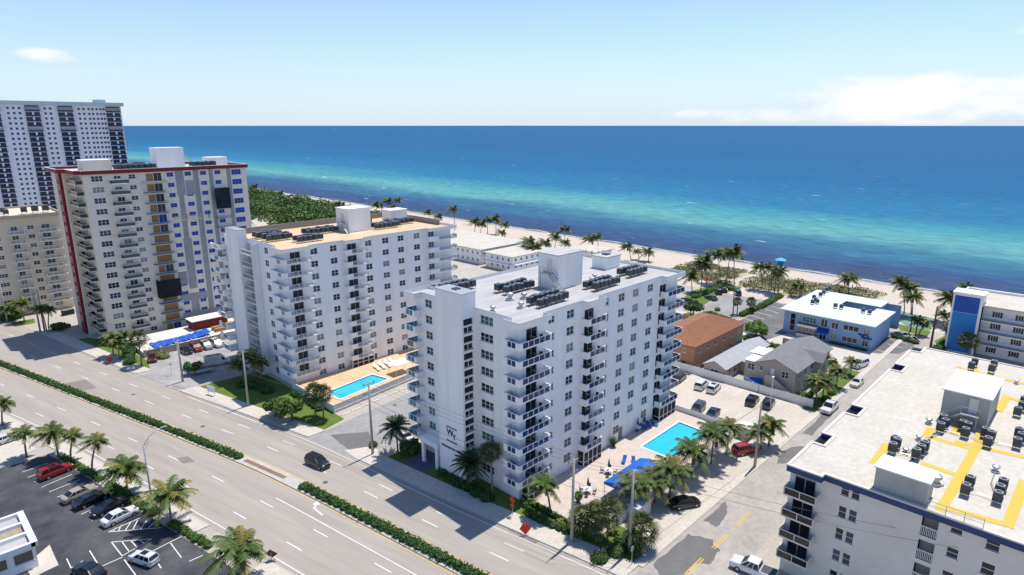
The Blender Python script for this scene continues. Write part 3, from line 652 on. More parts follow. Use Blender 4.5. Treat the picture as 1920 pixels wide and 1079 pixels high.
# stair tower on the avenue side with its openings and lettering
tb = MB(); so = []
for k in range(10): z = .4+FL*k; so += [(58.35, 60.3, z+1.25, z+2.3), (58.4, 60.25, z+.12, z+1.05)]
facade(tb, 's', 66.4, 58.0, 60.79, 0, 30.4, so, .3); tb.quad((58, 72.3, 0), (58, 66.4, 0), (58, 66.4, 30.4), (58, 72.3, 30.4))
tb.quad((60.79, 72.3, 0), (58, 72.3, 0), (58, 72.3, 30.4), (60.79, 72.3, 30.4)); tb.quad((60.79, 66.4, 27.4), (60.79, 72.3, 27.4), (60.79, 72.3, 30.4), (60.79, 66.4, 30.4))
tb.box(57.92, 60.9, 66.3, 72.4, 30.4, 30.52, 1)
tw = tb.build('stair_tower', [white, alu], A)
for k in range(10):
    z = .4+FL*k
    window(A, 's', 66.4, 58.35, 60.3, z+1.25, z+2.3, 1, 1, gl=screen, name='stair_opening', inset=.26, sill=False, bar=.03); window(A, 's', 66.4, 58.4, 60.25, z+.12, z+1.05, 2, 1, gl=glass, name='stair_window', inset=.2)
MB().box(59.1, 60.1, 68.8, 69.8, 30.52, 30.68, 0).build('roof_hatch', darkmetal, tw)
def text(s, size, loc, rot, mat, parent, name='lettering', ext=.03, align='CENTER'):
    c = bpy.data.curves.new(name, 'FONT'); c.body = s; c.size = size; c.extrude = ext; c.align_x = align; c.offset = size*.012
    c.materials.append(mat); t = bpy.data.objects.new('tmp', c); COL.objects.link(t); bpy.context.view_layer.update()
    me = bpy.data.meshes.new_from_object(t.evaluated_get(bpy.context.evaluated_depsgraph_get())); bpy.data.objects.remove(t)
    o = bpy.data.objects.new(name, me); link(o, parent); o.location = loc; o.rotation_euler = rot; return o
ROTW = (math.pi/2, 0, -math.pi/2)
lett = M('dark_blue_letters', (0.015, 0.035, 0.11), 0.5, 0.0)
text('W', 1.5, (57.96, 69.6, 7.25), ROTW, lett, tw); text('T', 1.25, (57.96, 68.65, 6.75), ROTW, lett, tw)
text('WELLINGTON TOWERS', .5, (57.96, 69.1, 4.85), ROTW, lett, tw)
for z in (8.6, 6.25): MB().bar((57.95, 68.1, z), (57.95, 70.25, z), .06, .13).tube([(57.95, 70.3, z), (57.95, 70.1, z)], .11, 8).tube([(57.95, 68.25, z), (57.95, 68.05, z)], .11, 8).build('ornament', lett, tw)
# penthouse and machine rooms
def penthouse(parent, x0, x1, y0, y1, z0, z1, wall, roofm, name='penthouse', door=True):
    o = MB().box(x0, x1, y0, y1, z0, z1, 0, 't').box(x0-.12, x1+.12, y0-.12, y1+.12, z1, z1+.16, 1).build(name, [wall, roofm], parent)
    return o
ph = penthouse(A, 78.2, 84.6, 65.2, 69.6, 27.5, 33.3, white, membrane)
MB().box(78.06, 78.2, 66.6, 67.5, 30.5, 32.6).build('door', offwhite, ph)
st = MB(); st.box(76.9, 78.2, 66.2, 68.2, 30.25, 30.4)
for i in range(9): st.box(76.95, 77.9, 65.9-i*.32, 66.2-i*.32, 30.1-i*.3, 30.2-i*.3)
for x in (76.9, 77.95): st.bar((x, 66.2, 30.2), (x, 63.2, 27.5), .08, .2); st.bar((x, 66.2, 31.2), (x, 63.2, 28.5), .05, .05)
for y in (66.2, 67.2, 68.2): st.box(76.88, 76.94, y-.03, y+.03, 30.4, 31.4)
st.bar((76.9, 66.2, 31.4), (76.9, 68.2, 31.4), .06, .06); st.box(76.95, 77.05, 68.0, 68.1, 27.5, 30.25)
st.build('roof_stair', steel, ph)
p2_ = penthouse(A, 96.4, 100.9, 68.6, 72.0, 27.5, 29.8, white, membrane, 'machine_room'); MB().box(98, 99.3, 69.8, 71, 29.96, 30.2).build('roof_hatch', darkmetal, p2_)
# balconies
for k in range(1, 10):
    z = .2+FL*k
    balcony(A, [(60.8, 59.3), (59.5, 59.3), (59.5, 56.2), (66.2, 56.2), (66.2, 57.5)], [(60.8, 57.5)], z, [(0, 1.3, 0), (2, .75, .75), (5, .6, .35), (0, 1.3, 0)], white, navy_glass)
    balcony(A, [(74.75, 57.5), (74.75, 56.2), (79.5, 56.2), (79.5, 57.5)], [], z, [(0, 1.3, 0), (3, .75, .2), (0, .3, 0)], white, navy_glass)
    balcony(A, [(97.7, 57.5), (97.7, 56.3), (104.1, 56.3), (104.1, 61), (103.4, 61)], [(103.4, 57.5)], z, [(0, 1.2, 0), (4, .6, .1), (3, .1, .1), (0, .7, 0)], white, navy_glass)
    balcony(A, [(60.8, 79.2), (59.3, 79.2), (59.3, 82), (64.5, 82), (64.5, 80.7)], [(60.8, 80.7)], z, [(0, 1.5, 0), (2, .6, .5), (3, .3, .3), (0, 1.2, 0)], white, teal_glass)
    if k in (7,): MB().box(59.2, 59.28, 79.9, 81.1, z+.1, z+.95).build('plywood_board', plywood, A)
# ground-floor screened porches under the balconies
for x0, x1, n in ((61.5, 66.2, 4), (74.75, 79.5, 4), (97.7, 103.4, 4)):
    pbm = MB(); y = 56.25
    for i in range(n+1): x = x0+(x1-x0)*i/n; pbm.box(x-.06, x+.06, y-.06, y+.06, 0, 2.7)
    pbm.box(x0, x1, y-.05, y+.05, .85, .95).box(x0, x1, y-.05, y+.05, 2.55, 2.7).box(x0-.05, x0+.05, y, 57.5, .85, .95)
    o = pbm.build('screen_porch', white2, A)
    for i in range(n): xa, xb = x0+(x1-x0)*i/n+.07, x0+(x1-x0)*(i+1)/n-.07; panel(o, (xa, y), (xb, y), .05, .84, screen, 'screen_panel'); panel(o, (xa, y), (xb, y), .96, 2.54, screen, 'screen_panel')
    panel(o, (x0, 57.4), (x0, y+.1), .05, 2.6, screen, 'screen_panel')
# entrance canopy over the drive
cb = MB().box(57.7, 60.79, 72.5, 77.0, 3.7, 4.6).box(57.8, 58.2, 72.7, 73.3, 0, 3.7).box(57.8, 58.2, 76.2, 76.8, 0, 3.7)
cb.build('entrance_canopy', white, A)
sheet('driveway', [(EK(74)+3.3, 73.4), (60.8, 73.4), (60.8, 78.6), (EK(78)+3.3, 78.6)], .07, M('blue_grey_drive', (0.10, 0.13, 0.17), 0.8, 0.1, 0.5))
# AC rows on tower A's roof
def ac_rows(x0, y0, nx, ny, dx, dy, z, label, group, s=1.0, kind=None, jit=.06):
    for j in range(ny):
        for i in range(nx):
            ac_unit(x0+i*dx+R.uniform(-jit, jit), y0+j*dy+R.uniform(-jit, jit), z, label, group, R.choice((0, math.pi/2))+R.uniform(-.06, .06), s*R.uniform(.93, 1.07), kind)
la, ga = 'grey box air conditioner on a steel stand on the white membrane roof', 'air conditioners on the white tower roof'
gw = 'on the white tower roof'
for x, y, nx, ny, dx, where in ((68.5, 60.6, 6, 2, 1.15, 'nearest the corner balconies'.replace('nearest', 'behind')), (70.5, 69.5, 6, 2, 1.15, 'at the foot of the penthouse stair'), (82.3, 60.6, 6, 2, 1.2, 'in the block before the penthouse'), (94.2, 62.0, 5, 2, 1.2, 'at the sea end by the machine room'), (64.5, 76.5, 5, 2, 1.2, 'behind the lettered stair tower')):
    ac_rows(x, y, nx, ny, dx, 1.9, 27.5, 'grey air conditioner '+where+' on the white tower roof', 'white tower air conditioners '+where)
for x, y in ((62.2, 64.2), (70.6, 65.8), (68.6, 66.9), (66.4, 62.5), (89.2, 66), (86.6, 64.6)): roof_vent(x, y, 27.5, 'mushroom-hooded metal vent on the white tower roof', 'vents on the white tower roof', R.uniform(.8, 1.15))

# a few pieces of balcony furniture on tower A
def bal_chair(x, y, z, rz, col, label):
    c = empty('balcony_chair', (x, y, z), rz, label, 'chair', 'chairs on the white tower balconies'); MB().box(-.25, .25, -.25, .25, .38, .44).build('seat', col, c); MB().box(.2, .26, -.25, .25, .44, .95).build('backrest', col, c)
    for a in (-.22, .2):
        for q in (-.22, .22): MB().box(a-.02, a+.02, q-.02, q+.02, 0, .38).build('leg', col, c)
for k in range(1, 10):
    z = .2+FL*k
    if k % 4 != 3: bal_chair(64.9, 56.9, z, 1.2, darkmetal, 'dark chair on a corner balcony of the white tower'); bal_chair(60.4, 58.2, z, 2.6, R.choice((white2, darkmetal)), 'slim chair by the solid corner of a tower balcony')
    if k % 3: bal_chair(78.6, 56.9, z, .3, darkmetal, 'dark chair on a middle balcony of the white tower')
    if k % 2: bal_chair(101.5, 57.0, z, 1.0, R.choice((royal, white2)), 'chair on a sea-end balcony of the white tower')
# ================================================================ TOWER B: white tower with the tan roof
FB = 2.68
B = empty('apartment_tower', (0, 0, 0), 0, 'white apartment tower with tan gravel roof and grey railed balconies', 'apartment tower')
YB = 120.0
ws = []
for k in range(11):
    zt = 2.45+FB*k
    for a, c in ((63.75, 65.4), (68.3, 69.95), (77.0, 78.65), (81.5, 83.25), (85.8, 87.5), (90.4, 92.2)): ws.append((a, c, zt-1.28, zt, 2, 2))
    if k: ws.append((94.8, 96.5, zt-1.28, zt, 2, 2))
ds = [(59.2, 61.4), (72.4, 74.7)]
hs_ = [w[:4] for w in ws]+[(a, c, .2+FB*k, 2.3+FB*k) for k in range(11) for a, c in ds if k]+[(86.6, 87.9, .05, .9)]*0
ww = [(127.6, 129.3, 2.35+FB*k-1.3, 2.35+FB*k, 2, 2) for k in range(11)]
b = MB(); facade(b, 's', YB, 58.2, 101.8, 0, 29.3, hs_); facade(b, 'w', 58.2, YB, 146, 0, 29.3, [w[:4] for w in ww])
b.quad((101.8, YB, 0), (101.8, 146, 0), (101.8, 146, 29.3), (101.8, YB, 29.3)); b.quad((101.8, 146, 0), (58.2, 146, 0), (58.2, 146, 29.3), (101.8, 146, 29.3))
b.build('wall', white, B)
for i, w in enumerate(ws): window(B, 's', YB, *w, gl=pick_glass() if i % 17 else glass_g)
for w in ww: window(B, 'w', 58.2, *w, gl=pick_glass())
for k in range(1, 11):
    for a, c in ds: window(B, 's', YB, a, c, .2+FB*k, 2.3+FB*k, 2, 1, gl=glass, name='sliding_door', fr=alu, sill=False)
rimB = [(56.8, 124.5), (56.8, 118.7), (63.6, 118.7), (63.6, YB), (71.3, YB), (71.3, 118.8), (76.9, 118.8), (76.9, YB), (94.2, YB), (94.2, 118.8), (102.8, 118.8), (102.8, 146), (58.2, 146), (58.2, 124.5)]
MB().poly([(x, y, 29.62) for x, y in rimB]).build('roof', tanroof, B)
pb = MB(); parapet(pb, rimB, 29.3, 30.0, .22, 0, 1); pb.poly([(x, y, 29.31) for x, y in reversed(rimB)]); pb.build('parapet', [white, alu], B)
bb = MB().box(58.4, 101.7, 145.6, 145.9, 29.6, 31.0).box(101.4, 101.7, 124, 145.6, 29.6, 31.0); bb.build('back_parapet', M('grey_parapet', (0.30, 0.28, 0.27), 0.9, 0.08, 0.6), B)
tb = MB(); so = [(56.5, 58.1, .5+FB*k+.2, .5+FB*k+2.3) for k in range(11)]
facade(tb, 's', 137.4, 56.2, 58.25, 0, 31.9, [], .3); tb.box(56.2, 58.2, 137.4, 143.6, 0, 31.9, 0, 's').box(56.1, 58.3, 137.3, 143.7, 31.9, 32.02, 1)
twB = tb.build('stair_tower', [white, alu], B)
for k in range(11):       # open stair landings between the tower and the wall
    z = .2+FB*k
    o = MB().box(56.6, 58.15, 132.2, 137.35, z-.14, z).box(56.6, 56.7, 132.2, 137.35, z+.9, z+1.0).build('landing', white, B)
    key = ('ld',)
    if key not in PM:
        q = MB()
        for j in range(34): q.box(j*.15, j*.15+.04, -.02, .02, 0, .9)
        PM[key] = q.mesh('railing', alu)
    inst('railing', PM[key], o, (56.65, 132.25, z), math.pi/2)
MB().quad((58.16, 137.3, .1), (58.16, 132.2, .1), (58.16, 132.2, 29), (58.16, 137.3, 29)).build('stair_recess', greybulk, B)
MB().box(56.6, 58.2, 132.05, 132.2, 0, 29.5).build('stair_wall', white, B)
phB = penthouse(B, 79.2, 85.2, 129.8, 135.2, 29.62, 35.0, white, white2)
MB().box(79.06, 79.2, 131.8, 132.7, 32, 34).build('door', offwhite, phB)
st = MB(); st.box(77.9, 79.2, 131.2, 133.2, 31.85, 32)
for i in range(8): st.box(78, 78.9, 130.9-i*.32, 131.2-i*.32, 31.7-i*.28, 31.8-i*.28)
for y in (131.2, 132.2, 133.2): st.box(77.88, 77.94, y-.03, y+.03, 32, 33)
st.bar((77.9, 131.2, 33), (77.9, 133.2, 33), .06, .06); st.bar((77.9, 131.2, 31.9), (77.9, 128.5, 29.7), .08, .2); st.build('roof_stair', steel, phB)
penthouse(B, 95.5, 100.6, 136, 140, 29.62, 32.6, white, white2, 'machine_room')
for k in range(1, 11):
    z = .2+FB*k
    balcony(B, [(58.2, 124.5), (56.9, 124.5), (56.9, 118.7), (63.5, 118.7), (63.5, YB)], [(58.2, YB)], z, [(0, 1.2, 0), (1, 3.4, .9), (5, .9, .1), (0, .25, 0)], white, alu, 'bars')
    balcony(B, [(71.3, YB), (71.3, 118.8), (76.9, 118.8), (76.9, YB)], [], z, [(0, 1.2, 0), (3, 1.6, .1), (0, .25, 0)], white, alu, 'bars')
    balcony(B, [(94.2, YB), (94.2, 118.8), (102.8, 118.8), (102.8, YB), (101.8, YB)], [], z, [(0, 1.2, 0), (3, 2.9, .1), (1, .1, .1), (0, .4, 0)], white, alu, 'bars')
    balcony(B, [(58.2, 144.5), (54.9, 144.5), (54.9, 149.5), (58.2, 149.5)], [], z, [(0, 3.2, 0), (1, 1.2, 1.5), (0, .5, 0)], white, alu, 'bars')
MB().box(58.2, 62, 146, 149.5, 0, 29.6).build('wing_wall', white, B)
for x0, x1, n in ((71.3, 76.9, 4),):
    q = MB()
    for i in range(n+1): x = x0+(x1-x0)*i/n; q.box(x-.06, x+.06, 118.85, 118.97, 1.1, 2.75)
    q.box(x0, x1, 118.85, 118.95, 1.9, 2.0).box(x0-.05, x1, 118.8, 118.98, 1.0, 1.9) if False else q.box(x0, x1, 118.85, 118.95, 1.9, 2.0)
    o = q.build('screen_porch', white2, B)
    for i in range(n): panel(o, (x0+(x1-x0)*i/n+.07, 118.9), (x0+(x1-x0)*(i+1)/n-.07, 118.9), 1.1, 2.7, screen, 'screen_panel')
lb, gb = 'grey box air conditioner on a steel stand on the tan gravel roof', 'air conditioners on the tan roof'
for x, y, nx, sc, where in ((60.5, 131.5, 5, 1.05, 'beside the stair landings'), (60.5, 136.5, 5, 1.05, 'beside the tall stair tower'), (64.5, 125.5, 5, 1, 'behind the corner parapet'), (70.5, 133, 7, 1, 'before the penthouse stair'), (86.3, 128.8, 6, 1, 'along the sunny side of the penthouse'), (86.5, 138, 4, 1, 'behind the penthouse'), (92.5, 131.5, 6, 1, 'before the small machine room')):
    ac_rows(x, y, nx, 2, 1.2, 1.9, 29.62, 'grey air conditioner on the tan gravel roof '+where, 'tan roof air conditioners '+where, sc)

# ================================================================ TOWER D: cream tower with the red roof band, half of it under repair
D = empty('apartment_tower', (0, 0, 0), 0, 'cream apartment tower with dark red roof band, half repainted behind blue-filmed windows', 'apartment tower')
YD, FD = 181.0, 2.67
ZD = lambda k: 2.05+FD*k           # window tops
wb = []
for k in range(16):
    zt = ZD(k)
    wb.append((40.55, 43.05, zt-1.4, zt, 3, 2, 0)); wb.append((48.7, 50.3, zt-1.1, zt, 2, 2, 0)); wb.append((45.4, 47.0, zt-.95, zt-.15, 2, 1, 0)) if k % 4 != 1 else wb.append((45.6, 47.3, zt-2.0, zt-.05, 2, 1, 0))
    for a, c in ((57.6, 59.2), (62, 63.65), (65.9, 67.55), (69.75, 71.35)): wb.append((a, c, zt-1.1, zt, 2, 2, 1))
    wb.append((74.35, 77.0, zt-1.45, zt, 3, 2, 1))
hd = [w[:4] for w in wb]+[(52.6, 56.3, ZD(k)-2.0, ZD(k)+.05) for k in range(16)]
b = MB(); facade(b, 's', YD, 39.0, 52.2, 0, 42.6, [h for h in hd if h[1] < 52.2]); b.build('wall', pale, D)
b = MB(); facade(b, 's', YD, 52.2, 57.0, 0, 42.6, [h for h in hd if 52.2 < h[0] < 57]); b.build('wall', pale, D)
b = MB(); facade(b, 's', YD, 57.0, 78.5, 0, 42.6, [h for h in hd if h[0] > 57]); b.build('wall', pale, D)
# grey bare render strips between the repainted fields
g = MB()
gk = [0]
def strip(x0, x1, z0, z1): gk[0] += 1; g.box(x0, x1, YD-.02-.004*gk[0], YD-.002+.0005*gk[0]*0, z0, z1, 0, 'n')
for z0, z1 in ((0, 9), (10.5, 24.5), (36, 42.4)): strip(59.6, 61.7, z0, z1)
strip(59.9, 61.2, 24.5, 36)
strip(64.1, 65.5, 3, 42.4); strip(61.9, 64.0, 36, 39.8); strip(57.1, 59.4, 12, 15.5); strip(57.1, 64.0, 7.2, 9.2); strip(57.1, 67.8, 2.2, 4.0); strip(68.2, 69.3, 0, 42.4); strip(73.0, 74.1, 0, 42.4)
g.build('bare_render', greystucco, D)
blk = [(68.8, 72.7, 31.7, 37.3)]
MB().box(68.8, 72.8, 179.6, 179.7, 31.7, 37.4).build('debris_netting', M('dark_green_netting', (0.012, 0.03, 0.04), 0.9, 0.3, 0.6, alpha=.93), D)
nt = MB(); nt.box(51.6, 56.9, 178.9, 179.0, 9.6, 14.4).box(51.5, 51.6, 179, 181, 9.6, 14.4); nt.build('debris_netting', M('black_netting', (0.02, 0.022, 0.03), 0.9, 0.3, 0.6, alpha=.88), D)
for w in wb:
    x = w[6]; gl = pick_glass() if not x else (film if R.random() < .93 else glass_b)
    window(D, 's', YD, *w[:6], gl=gl, fr=white2 if not x else M('filmed_frame', (0.12, 0.22, 0.55), 0.5, 0.0), sill=not x)
for k in range(16):
    z = ZD(k)-2.0; r_ = R.random()
    window(D, 's', YD, 52.6, 54.4 if r_ > .3 else 56.3, z, z+2.05, 1, 1, gl=plywood, name='boarded_opening', sill=False)
    if r_ > .3: window(D, 's', YD, 54.4, 56.3, z, z+2.05, 2, 1, gl=R.choice((glass, glass_b, film)), name='sliding_door', fr=alu, sill=False)
grey_pan = M('charcoal_balcony_panel', (0.10, 0.11, 0.115), 0.6, 0.1, 1.0); dark_pan = M('dark_glass_rail', (0.02, 0.035, 0.04), 0.2, 0.0, spec=.5, alpha=.9)
for k in range(16):
    z = ZD(k)-2.05
    if k: balcony(D, [(44.4, YD), (44.4, 179.7), (48.2, 179.7), (48.2, YD)], [], z, [(1, 0, 0), (1, 0, 0), (1, 0, 0)], white2, grey_pan, h=1.0)
    if k: MB().box(51.5, 57.2, 179.2, YD-.001, z-.16, z).build('balcony_slab', M('blue_grey_slab', (0.26, 0.31, 0.37), 0.8, 0.1, 1.0), D)
    if k: balcony(D, [(39.0, 182.5), (37.6, 182.5), (37.6, 191), (39.0, 192.2)], [], z, [(1, 0, 0), (4, 0, 0), (1, 0, 0)], pale, dark_pan, h=1.05)
    if k % 3 and k: balcony(D, [(68.6, YD), (68.6, 179.8), (72.9, 179.8), (72.9, YD)], [], z-.2, [(0, 1, 0), (0, .1, .1), (0, 1, 0)], M('blue_grey_slab', (0.26, 0.31, 0.37)), alu, h=.12)
ww = [(185.2+1.9*j, 186.2+1.9*j, ZD(k)-1.95, ZD(k)+.05, 1, 1) for k in range(16) for j in range(3)]+[(193.0-.2, 193.6-.2, ZD(k)-1.5, ZD(k), 1, 2) for k in range(0)]
b = MB(); facade(b, 'w', 39.0, YD, 192.6, 0, 42.6, [w[:4] for w in ww]); b.quad((37.2, 192.6, 0), (39, 192.6, 0), (39, 192.6, 42.6), (37.2, 192.6, 42.6))
w2 = [(198.4, 199.4, ZD(k)-1.2, ZD(k), 1, 2) for k in range(16)]+[(192.9, 193.5, ZD(k)-1.4, ZD(k), 1, 2) for k in range(16)]
facade(b, 'w', 37.2, 192.6, 205, 0, 42.6, [w[:4] for w in w2]); b.quad((78.5, YD, 0), (78.5, 205, 0), (78.5, 205, 42.6), (78.5, YD, 42.6)); b.quad((78.5, 205, 0), (37.2, 205, 0), (37.2, 205, 42.6), (78.5, 205, 42.6))
b.build('wall', cream, D)
for w in ww: window(D, 'w', 39.0, *w, gl=glass, sill=False, bar=.05, name='balcony_door')
for w in w2: window(D, 'w', 37.2, *w, gl=pick_glass())
MB().box(36.6, 37.19, 193.8, 197.4, 0, 42.6).build('red_pilaster', red_band, D)
for k in range(1, 16):
    z = ZD(k)-1.3
    f = MB(); f.box(36.52, 36.6, 194.9, 196.2, z, z+.08).box(36.52, 36.6, 194.9, 196.2, z+1.3, z+1.38).box(36.52, 36.6, 194.9, 194.98, z+.08, z+1.3).box(36.52, 36.6, 196.12, 196.2, z+.08, z+1.3); f.build('white_surround', white2, D)
rimD = [(38.6, 180.4), (78.9, 180.4), (78.9, 205.4), (35.9, 205.4), (35.9, 192.6), (37.4, 191), (37.4, 182.4), (38.6, 182.0)]
MB().poly([(x, y, 42.75) for x, y in rimD]).build('roof', M('pale_roof', (0.55, 0.52, 0.49), .9, 0, .3, col2=(.42, .4, .38), fine=1), D)
pb = MB(); parapet(pb, rimD, 42.5, 43.4, .25, 0, 1); pb.poly([(x, y, 42.51) for x, y in reversed(rimD)]); pb.build('red_fascia', [red_band, white2], D)
penthouse(D, 40, 46.3, 184.5, 189.5, 42.75, 45.6, pale, white2, 'machine_room')
phD = penthouse(D, 58.2, 65.2, 189, 194, 42.75, 48.0, white, white2); st = MB().bar((65.3, 191, 46.4), (69, 191, 43), .9, .15).bar((65.3, 190.6, 47.3), (69, 190.6, 43.9), .06, .06); st.build('roof_stair', steel, phD)
penthouse(D, 72.2, 77.2, 190, 195, 42.75, 45.0, white, white2, 'machine_room')
ld, gd = 'grey air conditioner on the cluttered roof inside the red band', 'air conditioners on the red-banded tower'
ac_rows(47.5, 184, 7, 2, 1.35, 2, 42.75, ld, gd, 1.1); ac_rows(66.5, 186, 5, 2, 1.3, 2, 42.75, ld, gd, 1.1); ac_rows(50, 193, 5, 1, 1.4, 2, 42.75, ld, gd, 1.1)
# swing stage hanging on the repaired face
ss = empty('swing_stage', (62, 179.2, 0), 0, 'suspended work platform hanging on cables in front of the filmed windows', 'scaffold'); ss.location = (0, 0, 0)
MB().box(57.5, 64.4, 178.6, 179.4, 29.6, 29.75).build('deck', steel, ss); q = MB()
for x in (57.5, 59.8, 62.1, 64.4):
    for y in (178.6, 179.4): q.box(x-.03, x+.03, y-.03, y+.03, 29.75, 30.8)
for y in (178.6, 179.4): q.box(57.5, 64.4, y-.03, y+.03, 30.75, 30.82).box(57.5, 64.4, y-.02, y+.02, 30.25, 30.3)
q.build('guard_rail', steel, ss); MB().tube([(57.6, 179, 29.7), (57.6, 179, 43.3)], .03, 5).build('cable', wirem, ss); MB().tube([(64.3, 179, 29.7), (64.3, 179, 43.3)], .03, 5).build('cable', wirem, ss)
# construction yard and pool with blue tarpaulin at its foot
a_, c_ = at(283, 668), at(412, 640)
dk = struct(MB().prism([(41.6, 163.0), (68.5, 163.0), (68.5, 178), (41.6, 178)], 0, 1.15).build('pool_terrace', M('white_terrace', (0.66, 0.63, 0.58), .9, .05, .5)))
fw = empty('terrace_wall', (41.7, 162.7, 0), 0, 'beige panelled wall with posts below the tarpaulin-covered pool terrace', 'wall')
for i in range(6):
    x0, x1 = i*3.6, (i+1)*3.6
    MB().box(x0+.22, x1, .1+0, .22+0, 0, 1.7).build('wall_panel', M('beige_wall_panel', (0.45, 0.38, 0.30), .9, .06, 1), fw); MB().box(x0-.2, x0+.22, 0-.05, .35+0, 0, 2.0).build('post', pale, fw)
tp = MB(); nx_, ny_ = 26, 8
for i in range(nx_+1):
    for j in range(ny_+1):
        x = 44.5+14*i/nx_; y = 164.6+.03*i+4.4*j/ny_; tp.v.append((x, y+R.uniform(-.25, .25)*(j in (0, ny_)), 1.3+.32*abs(math.sin(i*.9+j*1.7))*R.random()+(.6*max(0, (i-18)/8))))
for i in range(nx_):
    for j in range(ny_): a0 = i*(ny_+1)+j; tp.f.append((a0, a0+ny_+1, a0+ny_+2, a0+1)); tp.m.append(0)
tag(tp.build('tarpaulin', M('bright_blue_tarp', (0.015, 0.11, 0.55), .45, .15, .8)), 'crumpled bright blue tarpaulin covering the empty pool', 'tarpaulin')
sh = empty('construction_shed', (56.5, 172.5, 1.15), 0, 'long white-roofed red site shed beside the tarpaulin', 'shed')
MB().box(0, 9, 0, 4, 0, 2.4).build('wall', M('dark_red_board', (0.20, 0.03, 0.025), .8, .15, 1), sh); MB().box(-.4, 9.4, -.6, 4.4, 2.4, 2.55).build('roof', white2, sh)
for i in range(4): tag(MB().box(0, 3.2, 0, 1.2, 0, .9+.3*(i % 2)).build('lumber_stack', plywood), ['short stack of yellow plywood boards by the red shed', 'tall stack of yellow plywood boards by the red shed'][i % 2], 'lumber', 'lumber beside the site shed').location = (60+3.6*(i % 2), 165.5+1.9*(i//2)+1.2, 1.16)
# ================================================================ BUILDING C and the far tower E
Cb = empty('apartment_building', (0, 0, 0), 0, 'cream ten-storey apartment block with white balcony rails behind the red-banded tower', 'apartment building')
YC, FC = 227.5, 2.62
wc = [(a, c, 1.2+FC*k, 2.35+FC*k, n, 2) for k in range(10) for a, c, n in ((33.2, 34.8, 2), (24.5, 26.8, 3), (29.4, 30.9, 2), (36.6, 38.6, 2))]
b = MB(); facade(b, 's', YC, 14, 41.5, 0, 28.6, [w[:4] for w in wc]); b.quad((14, 252, 0), (14, YC, 0), (14, YC, 28.6), (14, 252, 28.6)); b.quad((41.5, YC, 0), (41.5, 252, 0), (41.5, 252, 28.6), (41.5, YC, 28.6)); b.build('wall', cream, Cb)
for w in wc: window(Cb, 's', YC, *w, gl=pick_glass())
rimC = [(13.6, 226.2), (42, 226.2), (42, 252), (13.6, 252)]
MB().poly([(x, y, 28.7) for x, y in rimC]).build('roof', M('pale_cream_roof', (0.66, 0.58, 0.46), .9, .05, .4), Cb); pb = MB(); parapet(pb, rimC, 28.3, 29.2, .22); pb.poly([(x, y, 28.31) for x, y in reversed(rimC)]); pb.build('parapet', M('taupe_fascia', (0.48, 0.42, 0.35), .9, .05, .5), Cb)
for k in range(1, 10):
    z = .2+FC*k
    balcony(Cb, [(28.6, YC), (28.6, 226.1), (32.2, 226.1), (32.2, YC)], [], z, [(1, 0, 0), (3, .1, .1), (1, 0, 0)], white2, alu, 'bars')
    balcony(Cb, [(35.6, YC), (35.6, 226.0), (41.6, 226.4), (41.6, YC)], [], z, [(1, 0, 0), (4, .1, .1), (1, 0, 0)], white2, alu, 'bars')
lc, gc = 'roof air conditioner on the pale cream roof', 'air conditioners on the cream block'
ac_rows(20, 232, 5, 2, 2.4, 5, 28.7, lc, gc, 1.3); ac_rows(34, 233, 3, 1, 2.6, 4, 28.7, lc, gc, 1.5)
E_ = empty('apartment_tower', (0, 0, 0), 0, 'tall blue-white apartment tower with dark balcony stacks standing far behind the rest', 'apartment tower')
YE, FE = 440.0, 2.7
ez = lambda k: 66.2-2.5-FE*k
b = MB().box(30, 119.6, YE, YE+22, 0, 66, 0); b.build('wall', M('blue_white_paint', (0.70, 0.72, 0.78), .85, .02, .2), E_)
MB().box(29, 121, YE-1.5, YE+23, 65.0, 66.9).box(108, 113, YE+3, YE+10, 66.9, 68.6).build('roof_band', M('pale_blue_band', (0.45, 0.56, 0.62), .8, .03, .3), E_)
bays = ((36, 44), (56, 62), (73, 79.5), (88, 95), (111.7, 118.8))
cols = (46, 49, 52.5, 65, 67.5, 70, 81.5, 84, 97.6, 99.9, 102.5, 104.4, 106.5, 108.4, 110)
wmb = MB()
for k in range(24):
    for x in cols: wmb.box(x, x+1.15, YE-.04, YE, ez(k)-1.2, ez(k))
o = wmb.build('window_grid', glass_b, E_); o['kind'] = 'stuff'
for x0, x1 in bays:
    MB().box(x0, x1, YE-.06, YE-.001, 2, 64.6).build('recess', glass, E_)
    for k in range(24):
        if (k in (0, 4) and x0 > 50): MB().box(x0, x1, YE-1.25, YE-1.15, ez(k)-2.3, ez(k)+.2).build('shutter', M('taupe_shutter', (0.34, 0.31, 0.29), .8, .08, .6), E_)
        MB().box(x0-.3, x1+.3, YE-1.4, YE-.07, ez(k)-2.55, ez(k)-2.35).box((x0+x1)/2-.4, (x0+x1)/2+.4, YE-1.2, YE-.07, ez(k)-2.35, ez(k)+.1).build('balcony', MATS['blue_white_paint'], E_)
        MB().box(x0, x1, YE-1.38, YE-1.33, ez(k)-2.35, ez(k)-1.4).build('glass_panel', navy_glass, E_)
